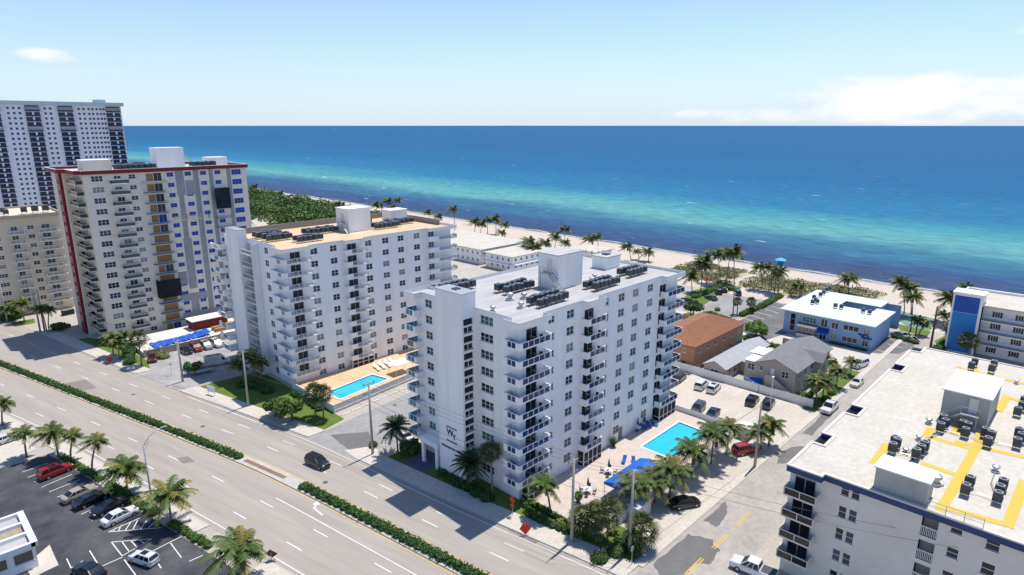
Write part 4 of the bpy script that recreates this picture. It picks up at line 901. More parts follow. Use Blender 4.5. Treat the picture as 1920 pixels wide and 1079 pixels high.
# ================================================================ BUILDING F: cream flats with the yellow-marked white roof
F = empty('apartment_building', (0, 0, 0), 0, 'cream flats with navy roof band and white roof marked with yellow walkways', 'apartment building')
wf = []
for k in range(5):
    zt = 14.5-2.85*k
    wf += [(17.05, 17.95, zt-1.5, zt, 1, 2), (15.95, 16.85, zt-1.5, zt, 1, 2), (6.3, 7.4, zt-1.2, zt, 1, 2), (3.2, 4.4, zt-1.6, zt-.2, 1, 2)]
rec = [(8.4, 9.9, .5+2.85*k, 2.7+2.85*k) for k in range(5)]
b = MB(); facade(b, 'w', 72.6, -40, 23.6, 0, 14.8, [w[:4] for w in wf]+rec, .2)
b.quad((72.6, 23.6, 0), (129.6, 23.6, 0), (129.6, 23.6, 14.8), (72.6, 23.6, 14.8)); b.quad((129.6, -40, 0), (129.6, 23.6, 0), (129.6, 23.6, 14.8), (129.6, -40, 14.8))
b.build('wall', offwhite, F)
for w in wf: window(F, 'w', 72.6, *w, gl=R.choice((glass, glass_b, glass)))
for r in rec:
    o = MB().quad((73.9, r[1], r[2]), (73.9, r[0], r[2]), (73.9, r[0], r[3]), (73.9, r[1], r[3])).box(72.6, 73.9, r[0]+.001, r[1]-.001, r[2]-.12, r[2]-.002).build('walkway_recess', greybulk, F); q = MB()
    for j in range(9): q.box(72.58, 72.64, r[0]+.05+j*.165, r[0]+.1+j*.165, r[2], r[2]+.95)
    q.box(72.56, 72.66, r[0], r[1], r[2]+.95, r[2]+1.02); q.build('railing', white2, o)
rimF = [(71.3, 23.7), (71.3, 19.7), (72.1, 19.7), (72.1, -40), (130, -40), (130, 21.9), (126.5, 21.9), (126.5, 23.6), (117, 23.6), (117, 21.9), (113.8, 21.9), (113.8, 23.6), (94.5, 23.6), (94.5, 21.9), (91.2, 21.9), (91.2, 23.6), (82.5, 23.6), (82.5, 22.2), (79.2, 22.2), (79.2, 23.7)]
MB().poly([(x, y, 15.0) for x, y in rimF][::-1]).build('roof', whiteroof, F)
pb = MB(); parapet(pb, rimF, 14.25, 14.98, .3, 0, 1, .16); pb.poly([(x, y, 14.26) for x, y in rimF]); pb.build('navy_fascia', [navy, M('cream_coping', (0.66, .62, .54), .8, .04, 1)], F)
bulk = MB().box(73.0, 76.2, 9.9, 14.9, 15.0, 17.6, 0, 't').box(72.8, 76.4, 9.7, 15.1, 17.6, 17.75, 1).build('stair_bulkhead', [greybulk, white2], F)
phF = MB().box(98.6, 108.2, 8.4, 13.6, 15.0, 19.2, 0, 't').box(98.4, 108.4, 8.2, 13.8, 19.2, 19.36, 1).build('penthouse', [greybulk, white2], F)
MB().box(98.45, 98.59, 9.6, 10.6, 16.9, 18.9).build('door', offwhite, phF)
st = MB(); st.box(97.1, 98.6, 9.2, 11.2, 16.75, 16.9)
for i in range(7): st.box(97.2, 98.3, 11.2+i*.33, 11.53+i*.33, 16.6-i*.25, 16.7-i*.25)
for y in (9.2, 10.2, 11.2): st.box(97.08, 97.14, y-.03, y+.03, 16.9, 17.95)
st.bar((97.1, 9.2, 17.95), (97.1, 11.2, 17.95), .06, .06).bar((97.1, 11.2, 16.85), (97.1, 13.6, 15.05), .08, .2).bar((97.1, 11.2, 17.9), (97.1, 13.6, 16.1), .06, .06).box(97.15, 97.3, 9.3, 9.45, 15, 16.75); st.build('roof_stair', steel, phF)
kz = [.012]      # yellow walkways painted on the roof
def ypath(pts, w=1.0):
    for (p, q) in zip(pts, pts[1:]):
        P_, Q_ = at(p[0], p[1], 15.0), at(q[0], q[1], 15.0); d = (Q_-P_).normalized(); n = Vector((-d.y, d.x, 0))*w/2; P_ -= d*w/2; Q_ += d*w/2; kz[0] += .002; zz = Vector((0, 0, kz[0]))
        MB().quad(P_-n+zz, P_+n+zz, Q_+n+zz, Q_-n+zz).build('yellow_walkway', yellow, F)
for pth in (((1640, 868), (1662, 835)), ((1738, 818), (1820, 842)), ((1738, 818), (1745, 805)), ((1765, 955), (1830, 840), (1838, 815)), ((1737, 872), (1800, 893)), ((1800, 830), (1920, 858)), ((1765, 950), (1890, 985), (1920, 905)), ((1800, 690), (1828, 700), (1825, 690)), ((1835, 700), (1920, 720)), ((1872, 770), (1888, 745), (1920, 755)), ((1790, 812), (1812, 785))): ypath(pth)
for k in range(5):
    z = 11.35-2.85*k+.0
    if z > 0: balcony(F, [(72.6, 23.6), (71.0, 23.6), (71.0, 20.0), (72.6, 20.0)], [], z, [(0, 1.6, 0), (2, .04, .04), (0, 1.5, 0)], offwhite, M('smoked_balcony_glass', (0.012, 0.013, 0.014), .15, 0, spec=.5, alpha=.93)); window(F, 'w', 72.6, 20.6, 23.0, z, z+2.1, 2, 1, gl=glass, name='sliding_door', fr=alu, sill=False, inset=-.03)
for a_, c_ in (((1672, 851), (1725, 858)), ((1770, 808), (1808, 818)), ((1812, 815), (1850, 832)), ((1856, 832), (1905, 838)), ((1812, 922), (1870, 938)), ((1866, 885), (1870, 935)), ((1700, 852), (1762, 812))):
    p_, q_ = at(*a_, 15.25), at(*c_, 15.25); MB().tube([p_-Vector((0, 0, .2)), p_, p_.lerp(q_, .5)+Vector((.3, .5, 0)), q_, q_-Vector((0, 0, .2))], .05, 5).build('conduit', steel, F)
hr = MB()
for i in range(6): P_ = at(1730+25*i if i < 3 else 1780, 940+6*i, 15.05)
for y in (9.6, 8.0, 6.4, 4.8): hr.box(72.4, 72.46, y-.03, y+.03, 15.1, 16.1)
hr.box(72.4, 72.46, 4.8, 9.6, 16.05, 16.1).box(72.4, 72.46, 4.8, 9.6, 15.55, 15.6); hr.build('guard_rail', steel, F)
lf, gf = 'dark condenser on a steel rack on the yellow-marked roof', 'condensers on the yellow-marked roof'
for px, py in ((1672, 851), (1680, 842), (1716, 862), (1725, 855), (1732, 848), (1676, 838), (1762, 812), (1770, 805), (1767, 797), (1808, 822), (1812, 812), (1803, 808), (1850, 840), (1856, 828), (1845, 822), (1905, 842), (1912, 832), (1908, 822), (1808, 930), (1816, 915), (1868, 945), (1872, 932), (1878, 920), (1820, 695), (1826, 688), (1858, 700), (1862, 692), (1906, 782), (1914, 772), (1918, 762)):
    p = at(px, py, 15.0); ac_unit(p.x, p.y, 15.0, lf, gf, R.uniform(-.1, .1), .82, AC2)
for px, py, s in ((1722, 826, .7), (1741, 795, .8), (1866, 885, .8), (1754, 908, 1.1), (1697, 850, .7), (1860, 690, .5), (1905, 720, .6)): p = at(px, py, 15.0); roof_vent(p.x, p.y, 15.0, 'spun-metal roof vent among the yellow walkways', 'vents on the yellow-marked roof', s)
for i in range(12):
    p = at(1752-8.2*i/1.6, 815+9.3*i/1.6, 15.02); tag(MB().box(-.14, .14, -.14, .14, 0, .14).build('pipe_block', darkmetal), 'small black pipe support block on the white roof', 'pipe support', 'pipe supports on the white roof').location = p
# ================================================================ BUILDING G: light-blue two-storey motel with a courtyard
G = empty('motel', (0, 0, 0), 0, 'light blue two-storey motel with flat pale roof and courtyard', 'motel')
X0, X1, Y0, Y1 = 168.4, 194.0, 39.6, 61.2
wg = [(58.2, 59.6, .8, 5.6, 1, 3), (53.0, 56.4, 3.9, 5.3, 4, 2), (47.6, 49.2, 3.6, 5.2, 2, 1), (47.6, 49.2, .8, 2.4, 2, 1), (42.8, 46.4, 3.9, 5.2, 3, 1), (42.8, 46.4, .9, 2.2, 3, 1), (40.3, 41.7, 3.6, 5.1, 2, 1), (40.3, 41.7, .7, 2.2, 2, 1)]
b = MB(); facade(b, 'w', X0, Y0, Y1, 0, 6.2, [w[:4] for w in wg]+[(50.2, 51.8, .1, 2.4), (50.2, 51.8, 3.4, 5.6)])
b.quad((X0, Y0, 0), (184.5, Y0, 0), (184.5, Y0, 6.2), (X0, Y0, 6.2)); b.quad((X1, Y0, 0), (X1, Y1, 0), (X1, Y1, 6.2), (X1, Y0, 6.2)); b.quad((X1, Y1, 0), (X0, Y1, 0), (X0, Y1, 6.2), (X1, Y1, 6.2))
b.quad((187.5, 51.5, 0), (187.5, 43.2, 0), (187.5, 43.2, 6.2), (187.5, 51.5, 6.2)); b.quad((187.5, 43.2, 0), (X1, 43.2, 0), (X1, 43.2, 6.2), (187.5, 43.2, 6.2)); b.quad((181.6, 51.5, 0), (187.5, 51.5, 0), (187.5, 51.5, 6.2), (181.6, 51.5, 6.2)); b.quad((184.5, Y0, 0), (184.5, 43, 0), (184.5, 43, 6.2), (184.5, Y0, 6.2)); b.quad((184.5, 43, 0), (181.6, 43, 0), (181.6, 43, 6.2), (184.5, 43, 6.2))
b.build('wall', skyblue, G)
for w in wg: window(G, 'w', X0, *w, gl=pick_glass())
for z in (.1, 3.4): window(G, 'w', X0, 50.2, 51.8, z, z+2.2, 2, 1, gl=glass, name='door', sill=False)
rimG = [(167.2, 38.9), (185.3, 38.9), (185.3, 43.4), (181.4, 43.4), (181.4, 51.8), (187.6, 51.8), (187.6, 43), (195.2, 43), (195.2, 62.2), (167.2, 62.2)]
MB().prism(rimG, 6.2, 6.5).build('roof', blueroof, G); MB().poly([(x, y, 6.2) for x, y in rimG][::-1]).build('soffit', skyblue, G)
bx = MB().box(167.0, 168.39, 52.4, 57.2, .0, .9).box(167.0, 168.39, 52.4, 57.2, 2.8, 3.4).box(166.95, 168.39, 52.3, 57.3, 3.4, 3.5, 1).box(166.95, 168.39, 52.3, 57.3, .9, 1.0, 1).build('planter_balcony', [white2, terracotta], G)
for i in range(5): window(G, 'w', 168.3, 52.6+.95*i, 53.4+.95*i, 1.2, 2.6, 1, 1, gl=glass_c, inset=-.02)
an = MB(); an.quad((168.38, 49.6, 3.3), (168.38, 52.2, 3.3), (166.3, 52.2, 2.5), (166.3, 49.6, 2.5)).quad((166.3, 49.6, 2.5), (166.3, 52.2, 2.5), (166.3, 52.2, 2.1), (166.3, 49.6, 2.1)).quad((166.3, 49.6, 2.1), (168.38, 49.6, 2.1), (168.38, 49.6, 3.3), (166.3, 49.6, 2.5)).tube([(166.35, 49.7, 0), (166.35, 49.7, 2.4)], .05, 5).tube([(166.35, 52.1, 0), (166.35, 52.1, 2.4)], .05, 5); an.build('entrance_awning', royal, G)
# the wall sign is an unreadable script: a panel of looping strokes
sg = MB()
def squig(y0, z0, w, h, n, ph):
    sg.tube([(X0-.12, y0-w*t/40, z0+h*.5*math.sin(t*n*.157+ph)+h*.25*math.sin(t*n*.07)) for t in range(41)], .11, 5)
squig(42.7, 3.45, 2.4, .55, 4.2, 0); squig(42.0, 2.85, 2.4, .5, 5.0, 1.0); sg.box(X0-.1, X0-.02, 41.6, 42.7, 3.3, 3.6)
sg.build('script_sign', M('sign_blue', (0.012, 0.05, 0.26), .5, 0), G)
lg_, gg_ = 'rooftop condenser on the pale blue motel roof', 'condensers on the motel roof'
for px, py in ((1523, 571), (1529, 567), (1538, 557), (1544, 553), (1550, 548), (1555, 545), (1566, 578), (1577, 580), (1618, 587), (1630, 590), (1526, 562), (1532, 570)): p = at(px, py, 6.5); ac_unit(p.x, p.y, 6.5, lg_, gg_, .1, .9)
# ================================================================ houses behind the white fence
def gable(parent, x0, x1, y0, y1, ze, zr, mat, over=.35, along='x', name='roof', t=.12):
    b = MB(); ym, xm = (y0+y1)/2, (x0+x1)/2
    if along == 'x':
        r0, r1 = (x0-over, ym, zr), (x1+over, ym, zr); e = [(x0-over, y0-over, ze), (x1+over, y0-over, ze), (x1+over, y1+over, ze), (x0-over, y1+over, ze)]
        b.quad(e[0], e[1], r1, r0); b.quad(e[2], e[3], r0, r1)
    else:
        r0, r1 = (xm, y0-over, zr), (xm, y1+over, zr); e = [(x0-over, y0-over, ze), (x1+over, y0-over, ze), (x1+over, y1+over, ze), (x0-over, y1+over, ze)]
        b.quad(e[3], e[0], r0, r1); b.quad(e[1], e[2], r1, r0)
    n = len(b.f)
    for f in range(n):
        q = [Vector(b.v[i])-Vector((0, 0, t)) for i in b.f[f]]; b.quad(q[3], q[2], q[1], q[0])
        o = [Vector(b.v[i]) for i in b.f[f]]
        for i in range(4): j = (i+1) % 4; b.quad(q[i], q[j], o[j], o[i])
    return b.build(name, mat, parent)
def hip(parent, x0, x1, y0, y1, ze, zr, mat, over=.5, name='roof'):
    b = MB(); x0 -= over; x1 += over; y0 -= over; y1 += over; w = (y1-y0)/2; ym = (y0+y1)/2; A_, B2 = (x0+w, ym, zr), (x1-w, ym, zr)
    b.quad((x0, y0, ze), (x1, y0, ze), B2, A_).quad((x1, y1, ze), (x0, y1, ze), A_, B2).poly([(x0, y1, ze), (x0, y0, ze), A_]).poly([(x1, y0, ze), (x1, y1, ze), B2]).quad((x0, y1, ze-.02), (x1, y1, ze-.02), (x1, y0, ze-.02), (x0, y0, ze-.02))
    b.box(x0, x1, y0, y0+.05, ze-.2, ze-.02).box(x0, x0+.05, y0, y1, ze-.2, ze-.02)
    return b.build(name, mat, parent)
I_ = empty('apartment_house', (0, 0, 0), 0, 'orange stucco apartment house with terracotta hip roof beside the white fence', 'house')
wi = [(a, a+1.3, z, z+1.0, 2, 1) for z in (1.0, 3.9) for a in (127, 131, 135, 139, 143, 147)]; wiw = [(66.2, 67.2, z, z+.9, 1, 1) for z in (1.2, 4.0)]+[(71.5, 72.6, z, z+.9, 1, 1) for z in (1.2, 4.0)]
b = MB(); facade(b, 's', 64.2, 125, 150, 0, 6, [w[:4] for w in wi]); facade(b, 'w', 125, 64.2, 76, 0, 6, [w[:4] for w in wiw]); b.quad((150, 64.2, 0), (150, 76, 0), (150, 76, 6), (150, 64.2, 6)); b.build('wall', orange_st, I_)
for w in wi: window(I_, 's', 64.2, *w, gl=pick_glass())
for w in wiw: window(I_, 'w', 125, *w, gl=pick_glass())
rf = hip(I_, 125, 150, 64.2, 76, 6, 8.3, terracotta)
rg = MB()
for i in range(40): x = 124.9+i*.63; t = min(1, max(0, min(x-124.5, 150.5-x)/6.4)); rg.bar((x, 63.72, 6.03), (x, 63.72+6.38*t, 6.03+2.3*t), .09, .07)
for i in range(19): y = 64+i*.65; t = 1-abs(y-70.1)/6.4; rg.bar((124.52, y, 6.03), (124.52+6.3*t, y, 6.03+2.25*t), .09, .07)
o = rg.build('tile_ridges', terracotta, rf); o['kind'] = 'stuff'
J = empty('bungalow', (0, 0, 0), 0, 'low grey bungalow with light grey shingle roof between the fence houses', 'house')
b = MB().box(124.6, 147, 56.4, 61.4, 0, 2.8, 0, 't').box(132, 140, 54.6, 56.4, 0, 2.8, 0, 't'); b.poly([(124.6, 61.4, 2.8), (124.6, 56.4, 2.8), (124.6, 58.9, 4.2)]); b.build('wall', taupe, J); gable(J, 124.6, 147, 56.4, 61.4, 2.8, 4.2, shingle_l); gable(J, 132, 140, 54.4, 58.9, 2.85, 4.0, shingle_l, .3, 'y', 'porch_roof')
window(J, 'w', 124.6, 58.0, 59.8, 1.0, 2.2, 2, 2, inset=-.03); window(J, 's', 56.4, 126.3, 127.2, .2, 2.3, 1, 1, name='door', inset=-.03, sill=False); window(J, 's', 56.4, 128.6, 130.2, 1, 2.2, 2, 1, inset=-.03)
K = empty('house', (0, 0, 0), 0, 'taupe two-storey house with grey gable roof and outside stair', 'house')
wk = [(43.8, 45.2, 3.6, 5.0, 2, 2), (49.0, 49.9, 4.0, 5.0, 1, 2), (50.9, 52.4, 3.6, 5.0, 2, 2), (49.0, 49.9, 1.0, 2.0, 1, 2)]; wks = [(a, a+1.2, z, z+1.3, 1, 2) for z in (.9, 3.6) for a in (128.2, 131.5, 135, 137.2, 140.8, 143)]
b = MB(); facade(b, 'w', 126.4, 42.4, 53, 0, 5.5, [w[:4] for w in wk]+[(46.7, 47.6, 2.9, 5.0)]); facade(b, 's', 42.4, 126.4, 146.5, 0, 5.5, [w[:4] for w in wks]); b.poly([(126.4, 50.8, 5.5), (126.4, 42.4, 5.5), (126.4, 46.6, 7.35)]); b.quad((146.5, 42.4, 0), (146.5, 53, 0), (146.5, 53, 5.5), (146.5, 42.4, 5.5)); b.build('wall', taupe, K)
for w in wk: window(K, 'w', 126.4, *w, gl=pick_glass())
for w in wks: window(K, 's', 42.4, *w, gl=pick_glass())
window(K, 'w', 126.4, 46.7, 47.6, 2.9, 5.0, 1, 1, gl=white2, name='door', sill=False)
gable(K, 126.4, 146.5, 42.4, 50.8, 5.5, 7.4, shingle_g, .5); gable(K, 136, 140, 40.6, 46.6, 5.4, 6.9, shingle_g, .3, 'y', 'dormer_roof'); MB().box(136, 140, 40.8, 42.39, 0, 5.4).build('bay', taupe, K); MB().box(126.2, 130.5, 50.81, 53.1, 5.5, 5.65).box(133, 138, 50.81, 55, 4.9, 5.05).build('flat_roof', white2, K)
st = MB()
for i in range(14): st.box(125.0, 126.3, 46.4-i*.3, 46.7-i*.3, 0, 2.9-i*.2)
st.box(125.0, 126.3, 46.7, 48.0, 2.7, 2.9); st.poly([(124.95, 48, 3.9), (124.95, 46.6, 3.9), (124.95, 42.2, 1.0), (124.95, 42.2, 0), (124.95, 48, 0)]).bar((124.95, 48, 3.9), (124.95, 46.6, 3.9), .15, .12).bar((124.95, 46.6, 3.9), (124.95, 42.2, 1.0), .15, .12); st.build('outside_stair', taupe, K)
tag(MB().poly([(124.6, 52.4, 2.3), (123.9, 48.6, 1.6), (125.9, 49, 2.6)]).poly([(125.9, 49, 2.57), (123.9, 48.6, 1.57), (124.6, 52.4, 2.27)]).tube([(123.9, 48.6, 0), (123.9, 48.6, 1.6)], .04, 5).build('shade_sail', royal), 'royal blue triangular shade sail behind the white fence', 'shade sail')
fn = empty('fence', (124.1, 37.8, 0), 0, 'long white vinyl panel fence between the parking lot and the houses', 'fence')
pm = MB().box(-.03, .03, .07, 2.37, .05, 1.75).mesh('fence_panel', plastic_w); po = MB().box(-.07, .07, -.07, .07, 0, 1.9).mesh('post', plastic_w)
for i in range(14): inst('post', po, fn, (0, i*2.44, 0)); inst('fence_panel', pm, fn, (0, i*2.44, 0)) if i < 13 else None
# ================================================================ M: white four-storey hotel with the blue tiled end
Mh = empty('hotel', (0, 0, 0), 0, 'white four-storey beach hotel with blue tiled end tower', 'hotel')
MB().box(181.6, 186.3, 20.6, 26.6, 0, 14.8, 0, 't').box(181.3, 186.5, 20.4, 26.8, 14.8, 15.05, 1).build('end_tower', [white, white2], Mh)
for z0, z1, m in ((10.2, 14.2, deepblue), (0.3, 10.1, midblue)): MB().box(181.52, 181.58, 21.2, 26.2, z0, z1).build('blue_tiles', m, Mh)
b = MB(); wm = [(a, a+1.0, .9+2.95*k, 2.2+2.95*k, 2, 1) for k in range(4) for a in (17.2, 12.8, 8.4, 4.0, -1, -6)]
facade(b, 'w', 184.0, -30, 20.6, 0, 12, [w[:4] for w in wm]); b.quad((198, -30, 0), (198, 20.6, 0), (198, 20.6, 12), (198, -30, 12)); b.quad((198, 26, 0), (186.2, 26, 0), (186.2, 26, 12.4), (198, 26, 12.4)); b.quad((184, 20.6, 0), (181.7, 20.6, 0), (181.7, 20.6, 12), (184, 20.6, 12)); b.build('wall', white, Mh)
for w in wm: window(Mh, 'w', 184.0, *w, gl=glass, name='window'); sm = MB().box(183.93, 183.99, w[0]-.45, w[0]-.05, w[2], w[3]).box(183.93, 183.99, w[1]+.05, w[1]+.45, w[2], w[3]).build('shutter', darkmetal, Mh)
MB().box(182, 198.2, -30, 26.2, 12.3, 12.6).build('roof', whiteroof, Mh); MB().box(197.8, 198.3, -30, 26.3, 12.6, 13.2).box(186.3, 197.8, 25.9, 26.3, 12.6, 13.2).build('parapet', white, Mh)
for k in range(1, 4):
    o = MB().box(182.2, 183.99, -30, 20.5, 2.95*k-.15, 2.95*k+.02).box(182.2, 182.3, -30, 20.5, 2.95*k+.95, 2.95*k+1.05).build('gallery', white, Mh); q = MB()
    for j in range(84): q.box(182.22, 182.28, -29.9+j*.6, -29.85+j*.6, 2.95*k+.02, 2.95*k+.95)
    q.build('railing', alu, o); MB().box(182.24, 182.26, -30, 20.5, 2.95*k+.05, 2.95*k+.5).build('rail_panel', M('blue_grey_rail', (0.10, 0.14, 0.2), .5, 0), o)
# ================================================================ N: low white motels by the beach
def motel(label, x0, x1, y0, y1, z, roofm, wl_, seed, court=None):
    r = empty('motel', (0, 0, 0), 0, label, 'motel'); rr = random.Random(seed); b = MB()
    ws_ = [(x0+1.5+i*3.1, x0+2.5+i*3.1, zz, zz+1.1, 1, 2) for i in range(int((x1-x0-2)/3.1)) for zz in (1.0, 3.9)]; w2_ = [(y0+1.5+i*3.0, y0+2.4+i*3.0, zz, zz+1.1, 1, 2) for i in range(int((y1-y0-2)/3.0)) for zz in (1.0, 3.9)]
    facade(b, 's', y0, x0, x1, 0, z, [w[:4] for w in ws_]); facade(b, 'w', x0, y0, y1, 0, z, [w[:4] for w in w2_]); b.quad((x1, y0, 0), (x1, y1, 0), (x1, y1, z), (x1, y0, z)); b.quad((x1, y1, 0), (x0, y1, 0), (x0, y1, z), (x1, y1, z)); b.build('wall', wl_, r)
    for w in ws_: window(r, 's', y0, *w, gl=glass)
    for w in w2_: window(r, 'w', x0, *w, gl=glass)
    MB().box(x0-.7, x1+.7, y0-.7, y1+.7, z, z+.3).build('roof', roofm, r); return r
n1 = motel('long white two-storey motel near the sand behind the tan-roofed tower', 170, 196, 182, 224, 5.8, whiteroof, white, 1)
n2 = motel('white two-storey motel with railed gallery under the palms', 168.8, 192, 163.5, 178, 5.6, whiteroof, white, 2)
o = MB().box(166.9, 168.75, 163.5, 178, 2.7, 2.85).box(168.8, 192, 161.8, 163.45, 2.7, 2.85).build('gallery', white2, n2); q = MB()
for j in range(30): q.box(166.95, 167.0, 163.6+j*.48, 163.64+j*.48, 2.85, 3.75)
for j in range(48): q.box(168.9+j*.48, 168.94+j*.48, 161.85, 161.9, 2.85, 3.75)
q.box(166.93, 167.02, 163.5, 178, 3.75, 3.82).box(168.8, 192, 161.83, 161.92, 3.75, 3.82); q.build('railing', white2, o); MB().bar((172, 160.9, 2.8), (176.5, 160.9, 0), 1.1, .2).build('outside_stair', white2, n2)
n3 = motel('low white beach house with blue awning beside the sand', 203, 214, 150, 163, 4.4, whiteroof, white, 3); MB().box(202.4, 209, 147.6, 149.2, 3.3, 3.5).build('awning', royal, n3)
n4 = motel('small pale house with a tiled porch behind the white tower', 150, 160, 98, 110, 5.0, whiteroof, pale, 4)
hip(n4, 150, 160, 98, 110, 5.35, 6.8, terracotta, .6, 'hip_roof')
# low white building in the dark lot across the avenue
La = empty('motel_block', (0, 0, 0), 0, 'low white building with open-framed roof in the dark parking lot', 'building')
c1, c2 = at(38, 963, 3.4), at(64, 1018, 3.4); x1_, yb, ya = (c1.x+c2.x)/2, c1.y, c2.y
b = MB().box(x1_-30, x1_, ya, yb, 0, 3.1, 0, 't').build('wall', white, La); pr = MB()
for y in (ya, (ya*2+yb)/3, (ya+2*yb)/3, yb): pr.box(x1_-30, x1_+.1, y-.2, y+.2, 3.0, 3.6)
pr.box(x1_-.35, x1_+.35, ya-.2, yb+.2, 3.02, 3.62); pr.build('roof_frame', white2, La)
for i, m in enumerate((membrane, M('tan_grit_roof', (0.40, 0.34, 0.24), .95, .15, 2), membrane)):
    y0_, y1_ = ya+(yb-ya)*i/3+.2, ya+(yb-ya)*(i+1)/3-.2; MB().quad((x1_-30, y0_, 3.12), (x1_-.3, y0_, 3.12), (x1_-.3, y1_, 3.12), (x1_-30, y1_, 3.12)).build('roof', m, La)
for i in range(7): window(La, 's', ya, x1_-2.3-i*2.6, x1_-.3-i*2.6, 1.2, 2.7, 1, 1, gl=M('brown_panel', (0.20, 0.14, 0.10), .8, .08, 1), inset=-.03, name='panel')
# ================================================================ pools, decks and walls
def pool(pts, z, deckz, name, label):
    o = MB().poly([(x, y, z) for x, y in pts]).build('pool_water', poolw); struct(o); b = MB()
    k = len(pts)
    for i in range(k):
        p, q = pts[i], pts[(i+1) % k]; b.quad((*p, z-.3), (*q, z-.3), (*q, deckz), (*p, deckz))
    struct(b.build('pool_edge', pooltile)); cb = MB()
    for i in range(k): p, q = Vector(pts[i]), Vector(pts[(i+1) % k]); d = (q-p).normalized(); n = Vector((d.y, -d.x)); cb.bar(((p-d*.2)+n*.18).to_3d()+Vector((0, 0, deckz+.02+.002*i)), ((q+d*.2)+n*.18).to_3d()+Vector((0, 0, deckz+.02+.002*i)), .36, .07)
    struct(cb.build('pool_coping', white2))
def deck_with_hole(name, outer, hole, z, mat, z0=0):
    """deck split round the pool: four quads between an outer rectangle and the hole, plus sides"""
    b = MB(); o4, h4 = outer, hole
    for i in range(4): j = (i+1) % 4; b.quad((*o4[i], z), (*o4[j], z), (*h4[j], z), (*h4[i], z)); b.quad((*o4[i], z0), (*o4[j], z0), (*o4[j], z), (*o4[i], z))
    return struct(b.build(name, mat))
pa = [(87.1, 47.4), (99.6, 47.4), (100.0, 53.3), (87.1, 53.1)]
deck_with_hole('pool_deck', [(61.2, 43.6), (104.2, 43.4), (104.2, 57.49), (61.2, 57.49)], pa, .16, paver); pool(pa, .02, .16, 'pool', '')
pb_ = [(60.3, 106.2), (73.0, 107.9), (72.0, 112.5), (60.2, 111.0)]
deck_with_hole('pool_deck', [(57.4, 103.5), (76.2, 106.0), (76.2, 119.99), (57.4, 119.99)], pb_, 1.1, tandeck); pool(pb_, .95, 1.1, 'pool', '')
sheet('pool_deck', [(76.25, 106), (101.5, 109), (101.5, 119.95), (76.25, 119.95)], 1.1, tandeck)
w_ = empty('wall', (0, 0, 0), 0, 'grey-white panelled wall of the tan pool deck', 'wall')
for i in range(8):
    t0, t1 = i/8, (i+1)/8; p, q = Vector((57.3, 103.4, 0)).lerp(Vector((101.5, 109, 0)), t0), Vector((57.3, 103.4, 0)).lerp(Vector((101.5, 109, 0)), t1)
    MB().bar(p+Vector((.08, 0, .85)), q+Vector((-.08, 0, .85)), .12, 1.7).build('wall_panel', M('grey_white_panel', (0.55, 0.54, 0.54), .8, .05, 1), w_); MB().bar(p+Vector((0, -.1, .5)), q+Vector((0, -.1, .5)), .06, .12).build('wall_rail', white2, w_); MB().box(p.x-.1, p.x+.1, p.y-.1, p.y+.1, 0, 1.8).build('post', white2, w_)
MB().box(57.2, 57.32, 103.5, 119.9, 0, 1.6).build('wall_panel', white2, w_)
w_ = empty('wall', (0, 0, 0), 0, 'white rail-and-panel wall between the pool patio and the parking bays', 'wall')
for i in range(16):
    x0, x1 = 66+i*2.4, 66+(i+1)*2.4
    MB().box(x0+.1, x1-.1, 43.3, 43.42, 0, .95).build('wall_panel', plastic_w, w_); MB().box(x0-.09, x0+.09, 43.25, 43.45, 0, 1.5).build('post', plastic_w, w_)
    for z in (1.1, 1.32): MB().box(x0+.1, x1-.1, 43.33, 43.39, z, z+.1).build('rail', plastic_w, w_)
w_ = empty('fence', (104.3, 43.4, 0), 0, 'low white picket fence beside the pool and parked cars', 'fence')
pk = MB().box(-.02, .02, .05, .95, .1, 1.15).mesh('fence_panel', plastic_w); pp = MB().box(-.05, .05, -.05, .05, 0, 1.3).mesh('post', plastic_w)
for i in range(13): inst('post', pp, w_, (0, i*1.05, 0)); inst('fence_panel', pk, w_, (0, i*1.05+.02, 0))
for i in range(7):
    t = i/7; p = Vector((58.6, 101.4)).lerp(Vector((76, 103.6)), t); tag(MB().box(-1.0, 1.0, -.09, .09, 0, .14).build('wheel_stop', white2), 'white concrete wheel stop below the tan pool deck', 'wheel stop', 'wheel stops below the tan pool deck').location = (p.x, p.y, .02); bpy.data.objects[-1] if False else None
dead_m = M('dry_frond', (0.22, 0.14, 0.06), .9, .15, 2.0)
